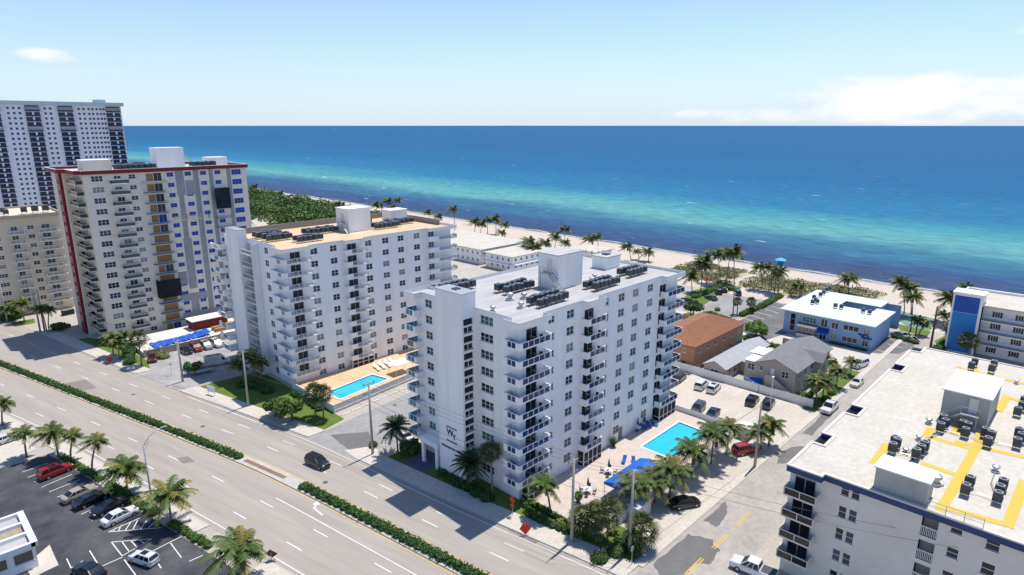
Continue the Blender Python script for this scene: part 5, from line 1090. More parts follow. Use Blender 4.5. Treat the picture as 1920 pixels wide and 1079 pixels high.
# ================================================================ VEGETATION
def frond_mesh(name, nf, L, wind, droop, mat, seed, up=(-.35, .95), leaf=.55, nl=21, yel=0.0, mat2=None, stiff=.8):
    r = random.Random(seed); b = MB(); Wd = Vector((-1, -.12, 0))
    for i in range(nf):
        az = 2*math.pi*(i*.381966)+r.uniform(-.2, .2); el = up[0]+(up[1]-up[0])*(i/nf)**.8+r.uniform(-.12, .12); ln = L*r.uniform(.82, 1.1)
        d = Vector((math.cos(az)*math.cos(el), math.sin(az)*math.cos(el), math.sin(el))); mi = 1 if (mat2 and r.random() < yel) else 0
        def pt(t): return d*ln*t+Wd*wind*ln*t*t*(.55+.45*max(0, d.x))+Vector((0, 0, -droop*ln*t**2.2))
        ps = [pt(k/10) for k in range(11)]
        for p, q in zip(ps, ps[1:]): b.bar(p, q, .06, .03, mi)
        for k in range(nl):
            t = .12+.88*k/nl; p = pt(t); tg = (pt(min(1, t+.04))-pt(t-.04)).normalized(); s = tg.cross(Vector((0, 0, 1)))
            s = s.normalized() if s.length > .05 else Vector((1, 0, 0)); le = leaf*(1-.55*abs(t-.42)/.58)*r.uniform(.8, 1.15)*stiff/.8
            for sd in (-1, 1):
                e = p+(s*sd*.8+tg*.45).normalized()*le+Vector((0, 0, -le*r.uniform(.3, .75)))+Wd*wind*le*.5; w = tg*.075
                b.quad(p-w, p+w, e+w*.35, e-w*.35, mi)
    for i in range(r.choice((2, 3, 5)) if wind or droop > .34 else 0):      # dry brown fronds hanging below
        az = r.uniform(0, 6.28); d = Vector((math.cos(az), math.sin(az), 0)); q = [d*(.25+.5*t)*L*.45+Vector((0, 0, -.15-L*.5*t*t)) for t in (0, .33, .66, 1)]
        for p, e in zip(q, q[1:]):
            b.bar(p, e, .05, .03, 2); s = (e-p).normalized().cross(d.cross(Vector((0, 0, 1)))).normalized() if (e-p).length else d
            for sd in (-1, 1): w = d.cross(Vector((0, 0, 1)))*sd*.3+Vector((0, 0, -.25)); b.quad(p, e, e+w*.6, p+w, 2)
    b.tube([(0, 0, -.6), (0, 0, .25)], [.22, .12], 6, 0)
    return b.mesh(name, [mat, mat2 or mat, dead_m])
def fan_mesh(name, n, Rr, seed, mat):
    r = random.Random(seed); b = MB()
    for i in range(n):
        z = 1-1.75*(i+.5)/n; az = i*2.39996+r.uniform(-.2, .2); h = math.sqrt(max(0, 1-z*z)); d = Vector((h*math.cos(az), h*math.sin(az), z)); pl = Rr*r.uniform(.5, .75); c = d*pl
        b.bar((0, 0, 0), c, .04, .03); s = d.cross(Vector((0, 0, 1))); s = s.normalized() if s.length > .05 else Vector((1, 0, 0)); u = s.cross(d).normalized(); fr = Rr*r.uniform(.42, .6)
        for k in range(10):
            a0 = -1.9+3.8*k/10; a1 = a0+.30; tip = c+(d*math.cos((a0+a1)/2)+s*math.sin((a0+a1)/2))*fr*1.05+Vector((0, 0, -.35*fr*r.random()))
            p0 = c+(d*math.cos(a0)+s*math.sin(a0))*fr*.55; p1 = c+(d*math.cos(a1)+s*math.sin(a1))*fr*.55+u*.05
            b.poly([c, p0, tip, p1])
    return b.mesh(name, mat)
CROWN = {'wind': [frond_mesh('crown', 24, 3.1, .55, .30, frond_g, s, yel=.15, mat2=frond_y, leaf=.75) for s in (1, 2, 3, 21, 22)],
         'coco': [frond_mesh('crown', 26, 3.0, .22, .38, frond_g, s, yel=.22, mat2=frond_y, leaf=.75) for s in (4, 5, 6, 23, 24)],
         'gold': [frond_mesh('crown', 24, 3.1, .15, .42, frond_y, 8, yel=.4, mat2=frond_g, leaf=.72)],
         'date': [frond_mesh('crown', 58, 2.9, .05, .33, M('date_frond', (0.035, 0.065, 0.03), .6, 0, .9, col2=(.06, .085, .035), spec=.25), 9, up=(-.7, 1.25), leaf=.42, nl=16)],
         'fan': [fan_mesh('crown', 46, 2.0, s, fan_g) for s in (11, 12)]}
def palm(bp, cp, kind, label, group, s=1.0, r0=.15):
    g = at(*bp); h = max(2.0, min(22, height_at(g.x, g.y, cp[1]))); t = at(cp[0], cp[1], h)
    dx, dy = t.x-g.x, t.y-g.y; m = math.hypot(dx, dy); lim = .3*h
    if m > lim: dx, dy = dx*lim/m, dy*lim/m
    o = empty('palm_tree', (g.x, g.y, 0), 0, label, 'palm tree', group); b = MB(); n = 8
    b.tube([(dx*(i/n)**1.6, dy*(i/n)**1.6, h*i/n-.1*(i == 0)) for i in range(n+1)], [r0*(1.5 if i == 0 else 1.1-.35*i/n) for i in range(n+1)], 7); b.build('trunk', trunkm, o, True)
    c = inst('crown', R.choice(CROWN[kind]), o, (dx, dy, h), R.uniform(-.25, .25) if kind in ('wind', 'coco') else R.uniform(0, 6.28)); k = s*R.uniform(.88, 1.14)*(1.32 if kind == 'wind' else 1.08); c.scale = (k, k, k*R.uniform(.95, 1.1)); c.rotation_euler[1] = R.uniform(-.08, .08)
    return o
def palms(lst, kind, label, group, s=1.0, own=()):
    for i, q in enumerate(lst): palm(q[:2], q[2:4], q[5] if len(q) > 5 else kind, own[i] if i < len(own) else label, group, q[4] if len(q) > 4 else s)
palms([(5, 797, 5, 755, .8), (50, 857, 45, 810, .75), (110, 857, 100, 810, 1.0), (133, 863, 138, 815, .7), (173, 885, 183, 826, .75), (240, 927, 235, 876, 1.15)], 'coco', 'coconut palm in the hedge strip between the dark lot and the avenue', 'palms along the dark lot', own=('coconut palm by the white sedan in the upper bays', 'small coconut palm at the drive into the dark lot', 'shaggy coconut palm at the top corner of the dark lot', 'slim coconut palm leaning past the red hatchback', 'thin curved coconut palm on the lot edge', 'big full coconut palm in front of the black sedans'))
palms([(322, 983, 315, 925, 1.1, 'gold')], 'gold', 'yellowing coconut palm at the corner of the dark lot', None)
palms([(462, 1092, 450, 1026, 1.25)], 'coco', 'large coconut palm beside the avenue south of the lot', None)
palms([(266, 686, 259, 636, 1.0)], 'fan', 'round-headed fan palm on the lawn by the tarpaulin pool', None)
palms([(213, 668, 211, 633, .9), (232, 670, 231, 628, .9), (224, 675, 222, 640, .8)], 'coco', 'shaggy palm in the clump before the red-banded tower', 'palms before the red-banded tower')
palms([(46, 604, 41, 567, .9), (88, 622, 77, 577, .9), (92, 622, 92, 580, .7), (25, 601, 18, 578, .9)], 'coco', 'slim palm by the utility poles up the avenue', 'palms by the utility poles up the avenue')
palms([(60, 403, 62, 378, 1.3)], 'coco', 'palm standing behind the cream block', None)
palms([(481, 712, 470, 668, 1.0), (462, 715, 447, 684, .9), (490, 714, 488, 678, .8)], 'coco', 'palm at the foot of the tan-roofed tower stair', 'palms at the tan-roofed tower stair')
palms([(592, 783, 590, 738, 1.0), (607, 786, 606, 739, .95)], 'fan', 'fan palm on the lawn at the corner of the tan pool deck', 'fan palms by the tan pool deck')
palms([(746, 850, 742, 800, 1.1)], 'date', 'dark date palm beside the drive of the white tower', None)
palms([(884, 915, 881, 868, .95)], 'date', 'date palm against the lettered stair tower', None)
palms([(923, 928, 920, 848, .85)], 'fan', 'tall slim cabbage palm before the six-pane windows', None)
palms([(1032, 964, 1021, 906, .75)], 'coco', 'small palm on the hedge line of the pool patio', None)
palms([(1097, 1005, 1095, 975, 1.05), (1116, 1008, 1116, 970, 1.0), (1138, 1018, 1140, 960, .85), (1200, 1030, 1205, 992, 1.0)], 'fan', 'bushy fan palm on the planted street corner', 'fan palms on the street corner', own=('dense fan palm beside the concrete pole at the patio hedge', 'dense fan palm between two others on the planted corner', 'taller fan palm with a bare trunk on the planted corner', 'round fan palm next to the round-backed traffic sign'))
palms([(1196, 955, 1190, 905, .95), (1228, 942, 1226, 900, 1.0), (1255, 932, 1262, 878, 1.0), (1297, 897, 1299, 843, 1.0), (1333, 870, 1340, 811, 1.0), (1362, 852, 1371, 799, .95)], 'coco', 'coconut palm in the row behind the pool patio wall', 'palms along the pool patio wall', own=('coconut palm beside the grey pump shed', 'coconut palm at the low end of the blue canopy', 'coconut palm over the black angled sedan', 'coconut palm in the middle of the pool wall', 'coconut palm at the far corner of the pool', 'coconut palm behind the small pale store'))
palms([(1427, 842, 1426, 808, .9), (1441, 836, 1448, 794, 1.0)], 'coco', 'coconut palm at the side-street end of the parking lot', 'palms at the parking lot end', own=('shorter palm by the plain concrete pole', 'taller palm leaning to the parking lot by the plain pole'))
palms([(1530, 759, 1531, 713, .75), (1542, 750, 1546, 711, .85), (1568, 726, 1572, 695, .75), (1594, 704, 1599, 677, .7)], 'coco', 'palm in the planted strip beside the taupe house', 'palms beside the taupe house')
palms([(1297, 560, 1296, 516, 1.0), (1314, 546, 1318, 495, 1.0), (1325, 546, 1323, 485, 1.0), (1350, 530, 1345, 476, 1.05), (1362, 530, 1370, 474, 1.0), (1429, 542, 1425, 500, .95), (1446, 545, 1445, 502, .9), (1459, 549, 1462, 508, .95), (1452, 552, 1456, 512, .8), (1500, 556, 1498, 535, .8), (1590, 552, 1592, 521, 1.0)], 'wind', 'windblown coconut palm on the dune edge by the beach lots', 'windblown palms by the beach lots')
palms([(1374, 594, 1376, 472, 1.0)], 'wind', 'very tall slender palm rising from the lot hedge', None)
palms([(1382, 590, 1383, 566, .6), (1405, 586, 1409, 566, .75)], 'fan', 'squat fan palm in the lot hedge by the tall palm', 'squat fan palms in the lot hedge')
palms([(1695, 589, 1690, 528, 1.0), (1708, 590, 1704, 540, .9), (1707, 622, 1712, 556, .9), (1717, 628, 1722, 600, .6), (1723, 629, 1736, 607, .6), (1784, 602, 1782, 558, 1.1), (1768, 612, 1772, 590, .7), (1815, 560, 1810, 540, .9)], 'wind', 'windblown palm between the motel court and the blue-ended hotel', 'palms by the blue-ended hotel')
palms([(1790, 652, 1790, 615, 1.25), (1816, 672, 1817, 640, 1.2)], 'fan', 'dense fan palm before the blue tiled tower', 'fan palms before the blue tower')
palms([(806, 418, 803, 398, .9), (820, 422, 823, 406, 1.0), (853, 437, 851, 392, 1.0), (890, 440, 892, 416, 1.0), (900, 442, 905, 420, .9), (914, 440, 914, 412, .9), (930, 440, 930, 410, 1.0), (946, 446, 948, 421, .9), (940, 452, 942, 436, .8), (994, 488, 994, 453, 1.0), (1000, 492, 1003, 465, 1.1), (1022, 480, 1024, 456, .9), (1040, 474, 1042, 443, 1.0), (1058, 470, 1060, 430, 1.0), (1060, 476, 1062, 455, .8), (1103, 470, 1105, 448, .9), (1122, 473, 1119, 443, .8), (1183, 489, 1176, 462, .9), (1198, 487, 1195, 471, .6), (1216, 490, 1215, 471, .9)], 'wind', 'windblown coconut palm at the edge of the sand behind the motels', 'beach palms behind the motels')
palms([(707, 408, 706, 384, .9), (716, 406, 714, 386, .8), (729, 404, 728, 377, 1.0), (746, 404, 746, 376, 1.0), (738, 406, 738, 388, .7), (632, 404, 634, 382, .9), (640, 402, 642, 384, .8), (655, 404, 656, 388, .7), (528, 372, 527, 362, .9), (541, 375, 541, 369, .6), (478, 362, 478, 350, 1.2)], 'wind', 'distant windblown palm between the sea-grape wood and the sand', 'distant beach palms')
# sea-grape wood behind the tan-roofed tower: a mass nobody would count
bl = []
for i in range(200):
    y = R.uniform(262, 560); x0 = 150+(y-262)*.06; x1 = 216+(y-262)*.08; x = R.uniform(x0, x1); h = R.uniform(2.2, 5.2)*(1 if x < x1-8 else .55); bl.append((x, y, h*.45, R.uniform(4, 8), R.uniform(4, 9), h))
o = leaves('sea_grape_wood', bl, leaf_m, 70000, 1.1, seed=3, shell=.7); tag(o, 'dense sea-grape wood between the towers and the sand', 'wood', kind='stuff')
bl = [(R.uniform(208, 232), R.uniform(54, 122), .1, R.uniform(1.5, 4), R.uniform(1.5, 4), R.uniform(.4, 1.0)) for _ in range(260)]
bl = [q for q in bl if not (abs((q[1]-92)-(q[0]-205)*.28) < 2.6)]
o = leaves('dune_scrub', bl, leaf_o, 42000, .5, seed=4, shell=.6); tag(o, 'olive dune scrub on the sand by the beach lots', 'dune scrub', kind='stuff')
def hedge(pts, w, h, label, mat=None, n=None, size=.28, group=None, seed=1):
    bl = []; L = 0
    for p, q in zip(pts, pts[1:]):
        p, q = Vector((*p, 0)), Vector((*q, 0)); l = (q-p).length; L += l; k = max(2, int(l/(w*.8)))
        for i in range(k): c = p.lerp(q, (i+.5)/k); bl.append((c.x, c.y, h*.45, w*R.uniform(.5, .68), w*R.uniform(.5, .68), h*R.uniform(.5, .66)))
    c = Vector((*pts[0], 0)); o = leaves('hedge', bl, mat or leaf_m, n or int(L*w*h*60+150), size, seed=seed); core = MB()
    for q in bl: core.tube([(q[0], q[1], .02), (q[0], q[1], q[2]), (q[0], q[1], q[2]+q[5]*.62)], [q[3]*.85, q[3]*.86, q[3]*.4], 7)
    cm_ = M('core_'+(mat or leaf_m).name, tuple(c_*.8 for c_ in (mat or leaf_m).node_tree.nodes['Principled BSDF'].inputs['Base Color'].default_value[:3]), .9, .2, 2.0); core.build('dark_core', cm_, o); return tag(o, label, 'hedge', group)  # solid core added in darker leaf colour so gaps read dark and dense
hedge([(MD(y), y) for y in range(99, 360, 6)], 1.5, .95, 'long clipped hedge on the avenue median up past the brick gap', leaf_d, 30000, .3)
hedge([(MD(y), y) for y in range(36, 88, 4)], 1.5, .95, 'clipped median hedge below the brick gap', leaf_d, 14000, .26)
hedge([(lotx(y)+.75, y) for y in (121, 115, 108)], 1.3, .8, 'low hedge round the top corner of the dark lot', leaf_m)
hedge([(lotx(y)+.75, y) for y in (106, 99, 92)], 1.5, .9, 'hedge below the palms in front of the white sedan', leaf_m)
hedge([(lotx(y)+.8, y) for y in (88.5, 84, 79)], 1.4, .8, 'short hedge at the foot of the yellowing palm', leaf_m)
hedge([(56, 106), (56.2, 112), (56, 118)], 1.6, 1.2, 'dark shrub border against the tan pool deck wall', leaf_d, seed=24)
hedge([(53, 121), (52.5, 126), (50, 130)], 2.6, 1.3, 'reddish-dark shrub bed on the lawn of the tan-roofed tower', leaf_d, seed=25)
hedge([(59.6, 47), (58.8, 53), (60.5, 56)], 1.1, .9, 'wavy dark hedge along the lawn by the patio', leaf_d, seed=5)
hedge([(61.0, 44), (61.2, 56.5)], .8, 1.1, 'straight hedge against the pool patio edge', leaf_m, seed=6)
hedge([(57.6, 60), (57.6, 72)], 2.2, 1.0, 'dark planting bed under the lettered tower', leaf_d, seed=7)
hedge([(57.0, 41.3), (62, 39.5), (66, 40.5)], 2.4, 1.1, 'dark planting on the street corner', leaf_d, seed=8)
hedge([(60.0, 45), (59.6, 50.5), (59, 55)], .7, .6, 'yellow-green croton row between the two patio hedges', leaf_y, seed=9)
hedge([(125, 40.1), (134, 40.3), (147, 40.6)], 1.3, 1.1, 'hedge before the taupe house', leaf_m, seed=10)
hedge([(149, 41), (150, 46), (151, 52)], 2.4, 2.3, 'tall clipped hedge at the end of the taupe house', leaf_m, seed=11)
tag(leaves('flowering_shrub', [(150, 44.5, 2.4, 1.5, 1.5, .9)], leaf_r, 600, .3, seed=12), 'orange-red flowering shrub over the tall hedge', 'shrub')
hedge([at(1330, 590)[:2], at(1392, 612)[:2]], 1.5, 1.3, 'clipped hedge along the orange house side of the lot', leaf_m, seed=13)
hedge([at(1389, 594)[:2], at(1430, 576)[:2], at(1464, 557)[:2]], 2.0, 1.5, 'thick hedge dividing the two beach lots', leaf_m, seed=14)
hedge([at(1300, 560)[:2], at(1330, 548)[:2], at(1352, 538)[:2]], 2.2, 1.2, 'bright hedge by the orange umbrella lawn', leaf_m, seed=15)
hedge([at(1360, 542)[:2], at(1386, 548)[:2]], 2.2, 1.2, 'rounded hedge at the beach path', leaf_m, seed=16)
hedge([(154, 56), (155, 66)], 1.8, 1.2, 'low hedge opposite the motel entrance', leaf_m, seed=17)
hedge([(167, 40), (167.2, 49)], .9, .6, 'low planting at the foot of the motel wall', leaf_d, seed=18)
hedge([at(1672, 632)[:2], at(1700, 640)[:2], at(1722, 646)[:2]], 1.5, .9, 'curved hedge round the motel car park', leaf_d, seed=19)
hedge([at(1755, 660)[:2], at(1778, 645)[:2]], 2.4, 1.5, 'shrubbery hedge by the brown pole', leaf_d, seed=20)
hedge([(37.5, 160), (41, 172), (37.5, 184)], 2.6, 1.4, 'dark shrub bed before the red-banded tower', leaf_d, seed=21)
hedge([(45, 158.5), (43.5, 164), (42, 172)], 2.2, 1.3, 'yellow-green shrub bed by the terrace wall', leaf_y, seed=22)
hedge([at(12, 602)[:2], at(34, 596)[:2]], 4, 2.4, 'wild hedge by the utility poles', leaf_d, seed=23)
def tree(px, cpx, rad_, label, mat=leaf_m, n=5200, size=.42, seed=1, hgt=None, group=None):
    g = at(*px); h = hgt or height_at(g.x, g.y, cpx[1]); o = empty('tree', (g.x, g.y, 0), 0, label, 'tree', group); rr = random.Random(seed); b = MB()
    b.tube([(0, 0, -.1), (.1, .05, h*.35), (0, .1, h*.7)], [.28, .2, .12], 8); bl = []
    for i in range(11):
        a = i*2.4; q = rad_*rr.uniform(.25, .75); c = (q*math.cos(a), q*math.sin(a), h*rr.uniform(.65, 1.05)); b.tube([(0, .05, h*.4), (c[0]*.6, c[1]*.6, c[2]*.85), c], [.11, .07, .03], 5); bl.append((*c, rad_*rr.uniform(.32, .5), rad_*rr.uniform(.32, .5), rad_*rr.uniform(.25, .4)))
    b.build('trunk', barkm, o); leaves('crown', bl, mat, n, size, o, seed=seed, shell=.35); return o
tree((517, 783), (522, 752), 2.6, 'round leafy tree on the lawn before the tan-roofed tower', leaf_m, 4600, seed=31)
tree((548, 790), (552, 755), 3.0, 'spreading leafy tree beside the two fan palms', leaf_m, 5600, seed=32)
tree((365, 702), (358, 690), 2.0, 'small round tree on the corner by the parked van', leaf_d, 2600, seed=33, hgt=2.2)
tree((1417, 632), (1418, 612), 3.4, 'bright green bushy tree between the orange house and the motel', M('bright_leaves', (0.10, 0.20, 0.025), .55, 0, .9, col2=(.16, .26, .04)), 6000, seed=34, hgt=3.0)
tree((1300, 592), (1300, 575), 2.8, 'dark sea-grape tree behind the white tower', leaf_d, 4200, seed=35, hgt=3.2)
tree((1290, 612), (1290, 590), 2.6, 'yellowish sea-grape tree by the orange house', leaf_y, 3600, seed=36, hgt=2.6)
tree((1325, 606), (1328, 590), 2.2, 'small green tree at the lot hedge', leaf_m, 3000, seed=37, hgt=2.4)
tree((110, 620), (110, 610), 2.0, 'round dark shrub tree beside the red pilaster', leaf_d, 2600, seed=38, hgt=1.6)
tree((770, 850), (775, 835), 2.0, 'low cycad-like bush beside the entrance canopy', leaf_d, 2600, seed=39, hgt=1.4)
for px, py, m, s_ in ((1148, 1000, leaf_y, .9), (1165, 1022, leaf_m, 1.2), (1125, 1015, leaf_y, .7), (1050, 985, leaf_y, .8), (1085, 998, leaf_y, .7), (1190, 1040, leaf_d, 1.0), (1505, 745, leaf_m, 1.1), (1560, 740, leaf_m, 1.0), (1548, 752, leaf_d, 1.0), (1345, 583, leaf_m, .9), (700, 838, leaf_d, .8)):
    p = at(px, py); tag(leaves('shrub', [(p.x, p.y, s_*.5, s_, s_, s_*.7)], m, 500, .25, seed=int(px)), {leaf_y: 'yellow-green croton shrub in the planted bed', leaf_m: 'rounded green shrub in the planted bed', leaf_d: 'dark green shrub in the planted bed'}[m], 'shrub', 'garden shrubs')
# ================================================================ VEHICLES
def car_meshes(kind):
    """body shell, greenhouse glass, roof panel, bumpers; x forward, metres"""
    K = {'sedan': dict(L=4.75, W=1.84, zb=.22, st=[(-2.37, .62, .78), (-2.25, .80, .93), (-1.35, .90, 1.0), (0, .92, .98), (.95, .91, .97), (2.0, .85, .82), (2.3, .74, .70), (2.38, .60, .55)], lo=(-1.75, 1.05), hi=(-1.05, .25), zr=1.43),
         'suv': dict(L=4.7, W=1.9, zb=.28, st=[(-2.33, .72, .95), (-2.28, .86, 1.06), (-1.3, .94, 1.12), (0, .95, 1.1), (1.0, .94, 1.08), (1.95, .88, .98), (2.28, .78, .85), (2.36, .66, .62)], lo=(-2.22, 1.15), hi=(-1.95, .35), zr=1.70),
         'pickup': dict(L=5.6, W=2.0, zb=.36, st=[(-2.8, .92, 1.12), (-2.7, .97, 1.15), (-.6, .98, 1.16), (.4, .98, 1.16), (1.4, .97, 1.15), (2.5, .94, 1.05), (2.75, .86, .95), (2.82, .76, .7)], lo=(-.85, 1.45), hi=(-.65, .65), zr=1.88),
         'van': dict(L=5.6, W=2.0, zb=.3, st=[(-2.78, .94, 1.25), (-2.72, .98, 1.3), (0, 1.0, 1.3), (1.0, 1.0, 1.28), (1.6, .97, 1.22), (2.4, .92, 1.05), (2.72, .84, .9), (2.8, .72, .65)], lo=(-2.7, 1.9), hi=(-2.62, 1.0), zr=2.45)}[kind]
    b = MB(); zb = K['zb']
    ring = lambda x, w, z: [(x, -w, zb), (x, -w*1.02, zb+(z-zb)*.5), (x, -w*.97, z-.12), (x, -w*.86, z), (x, w*.86, z), (x, w*.97, z-.12), (x, w*1.02, zb+(z-zb)*.5), (x, w, zb)]
    rs = [ring(*s) for s in K['st']]; n0 = len(b.v)
    for r in rs: b.v += r
    for i in range(len(rs)-1):
        for j in range(7): b.f.append((n0+i*8+j, n0+i*8+j+1, n0+(i+1)*8+j+1, n0+(i+1)*8+j)); b.m.append(0)
        b.f.append((n0+i*8+7, n0+i*8, n0+(i+1)*8, n0+(i+1)*8+7)); b.m.append(0)
    b.f.append(tuple(n0+j for j in range(8))); b.m.append(0); b.f.append(tuple(n0+(len(rs)-1)*8+j for j in reversed(range(8)))); b.m.append(0)
    w0, w1, z0, z1 = K['W']/2*.9, K['W']/2*.72, K['st'][3][2]-.03, K['zr']-.05; a, c = K['lo']; d, e = K['hi']
    g = MB(); P0 = [(a, -w0, z0), (c, -w0, z0), (c, w0, z0), (a, w0, z0)]; P1 = [(d, -w1, z1), (e, -w1, z1), (e, w1, z1), (d, w1, z1)]
    for i in range(4): j = (i+1) % 4; g.quad(P0[i], P0[j], P1[j], P1[i])
    rf = MB(); rf.box(d-.05, e+.05, -w1-.03, w1+.03, z1-.01, z1+.05)
    for i in range(4): rf.bar(P0[i], P1[i], .09, .07)
    for t in ((.36, .68) if kind != 'van' else (.72,)):
        for s in (-1, 1): rf.bar((a+(c-a)*t, s*w0, z0), (d+(e-d)*t, s*w1, z1), .07, .09)
    if kind == 'van': rf.box(-2.68, 1.0, -w0*.995, -w1, z0, z1).box(-2.68, 1.0, w1, w0*.995, z0, z1).box(-2.74, -2.62, -w0*.95, w0*.95, z0, z1)
    if kind == 'pickup': b.box(-2.65, -.95, -.8, .8, 1.165, 1.17, 1)
    if kind == 'suv':
        for s in (-1, 1): rf.bar((d+.1, s*w1*.9, z1+.09), (e-.1, s*w1*.9, z1+.09), .04, .04)
    wh = MB().tube([(0, -.11, 0), (0, .11, 0)], .34 if kind != 'sedan' else .32, 16); rim = MB().tube([(0, -.118, 0), (0, .118, 0)], .2, 10)
    hl = MB().box(-.06, .05, -.16, .16, -.06, .07); tl = MB().box(-.03, .05, -.14, .14, -.09, .09)
    x1, x0 = K['st'][-2][0]+.02, K['st'][0][0]-.0
    return dict(body=b.mesh('body', [white2, darkmetal], False), glass=g.mesh('cabin_glass', carglass), roof=rf.mesh('roof', white2), wheel=wh.mesh('wheel', tyre), rim=rim.mesh('rim', rimm), hl=hl.mesh('headlight', lampw), tl=tl.mesh('taillight', lampr), K=K, x1=x1, x0=x0)
CARS = {k: car_meshes(k) for k in ('sedan', 'suv', 'pickup', 'van')}
PAINT = {}
def paint(c):
    if c not in PAINT: PAINT[c] = M('car_paint_%02d' % len(PAINT), c, 0.25, 0.0, spec=.5, coat=.6)
    return PAINT[c]
def car(px, heading, kind, col, label, z=.03, name=None, sunroof=False, s=1.0, pos=None):
    g = pos or at(*px); C_ = CARS[kind]; K = C_['K']; o = empty('parked_car' if name is None else name, (g.x, g.y, z), heading, label, 'van' if kind == 'van' else 'pickup truck' if kind == 'pickup' else 'car'); o.scale = (s, s, s)
    pm_ = paint(col)
    for nme in ('body', 'roof'):
        q = inst(nme, C_[nme], o); q.material_slots[0].link = 'OBJECT'; q.material_slots[0].material = pm_
    inst('cabin_glass', C_['glass'], o)
    if sunroof: MB().box(-.9, .2, -.45, .45, K['zr']+.005, K['zr']+.02).build('sunroof', carglass, o)
    wb = K['L']*.29
    for sx in (-1, 1):
        for sy in (-1, 1): w = inst('wheel', C_['wheel'], o, (sx*wb+(.08 if sx > 0 else 0), sy*K['W']/2*.9, .33)); inst('rim', C_['rim'], w)
    hz = K['st'][-3][2]-.16
    for sy in (-1, 1): inst('headlight', C_['hl'], o, (C_['x1']-.05, sy*K['W']/2*.66, hz)); inst('taillight', C_['tl'], o, (C_['x0']+.02, sy*K['W']/2*.72, K['st'][1][2]-.18))
    return o
BLK, WHT, SIL, RED, MAR, GRY, NAV, BEI = (.008, .008, .01), (.62, .62, .62), (.33, .34, .35), (.30, .012, .018), (.09, .012, .012), (.05, .055, .06), (.012, .018, .04), (.34, .29, .23)
h0 = math.atan2(.9, 4.1); HS = math.pi
car((105, 890), h0, 'suv', RED, 'red hatchback in the dark lot nosed to the hedge', sunroof=True)
car((150, 932), h0, 'sedan', BEI, 'beige sedan in the dark lot beside the black sedan')
car((172, 943), h0, 'sedan', BLK, 'black sedan between the beige sedan and the black convertible')
car((206, 957), h0+HS, 'sedan', BLK, 'black car with green-tinted windscreen backed into the dark lot')
car((226, 974), h0, 'sedan', WHT, 'white sedan beside the hatched no-parking triangle')
car((271, 1054), h0+1.75, 'suv', WHT, 'white compact with black sunroof below the hatched triangle', sunroof=True, s=.85)
car((168, 1078), h0+1.7, 'sedan', BLK, 'black car by the white line in the dark lot')
car((12, 829), h0, 'sedan', WHT, 'white sedan with dark roof in the bays up the avenue')
hr_ = math.atan2(10, -1.7)
car((596, 873), hr_+HS, 'suv', BLK, 'black car driving on the avenue beside the median', name='moving_car')
car((287, 676), -1.9, 'suv', MAR, 'maroon car by the terrace wall under the fan palm')
for px, k, c, l in (((349, 662), 'sedan', BLK, 'black sedan in the row below the terrace wall'), ((368, 657), 'suv', (.24, .012, .012), 'red car in the row below the terrace wall'), ((387, 653), 'suv', SIL, 'silver car with open roof rack below the terrace wall'), ((407, 649), 'suv', WHT, 'white car at the end of the row below the terrace wall')): car(px, -math.pi/2, k, c, l, sunroof=k == 'suv')
v = car((408, 684), -.25, 'van', WHT, 'white work van with ladders on its roof'); MB().box(-2.2, .6, -.5, -.42, 2.55, 2.62).box(-2.2, .6, .1, .18, 2.55, 2.62).box(-1.8, -1.7, -.6, .6, 2.46, 2.55).box(.2, .3, -.6, .6, 2.46, 2.55).build('ladder_rack', darkmetal, v)
car((379, 699), math.pi-.3, 'suv', SIL, 'silver and dark car beside the small round tree')
car((114, 617), .2, 'suv', BLK, 'black car beside the red pilaster')
car((757, 822), 1.45, 'sedan', WHT, 'white car behind the dark date palm')
car((1315, 727), .15, 'suv', WHT, 'white car nosed to the white fence')
car((1338, 733), .15, 'suv', WHT, 'white car with roof glass beside its twin at the fence', sunroof=True)
car((1308, 772), math.pi+.15, 'suv', GRY, 'dark grey car by the picket fence of the pool')
car((1336, 781), math.pi+.15, 'sedan', NAV, 'dark blue sedan by the picket fence of the pool')
car((1410, 756), .15, 'suv', BLK, 'black car with sunroof near the house end of the fence', sunroof=True)
car((1440, 762), .15, 'suv', NAV, 'navy car beside the lamp post in the parking lot')
car((1274, 713), .15, 'suv', GRY, 'grey car half hidden by the tower balconies')
car((1555, 770), math.pi, 'pickup', WHT, 'white pickup truck at the kerb by the planted strip')
car((1606, 722), math.pi, 'sedan', (.55, .53, .50), 'pale sedan parked along the side street')
car((1611, 688), math.pi*.93, 'suv', WHT, 'white car parked across the bays by the tall hedge', s=1.08)
car((1397, 849), -.45, 'suv', RED, 'red car in the bay by the concrete pole')
car((1283, 949), math.pi+2.62, 'sedan', BLK, 'black sedan parked at an angle in the patio-wall bay')
car((1686, 632), 1.1, 'sedan', SIL, 'silver sedan in the motel car park')
car((1347, 551), .6, 'suv', BLK, 'black car at the umbrella lawn'); car((1358, 547), .5, 'sedan', BLK, 'second black car beside the umbrella lawn hedge'); car((1384, 553), .5, 'suv', NAV, 'dark car by the round hedge at the beach path'); car((1333, 562), 1.2, 'sedan', GRY, 'grey car on the grass verge of the beach lot')
car((491, 411), .2, 'suv', WHT, 'white car parked by the sea-grape wood')
car(None, math.pi/2+.12, 'pickup', WHT, 'white utility truck with open tailgate under the dark-glass balconies', pos=Vector((69.6, 25.6, 0)))
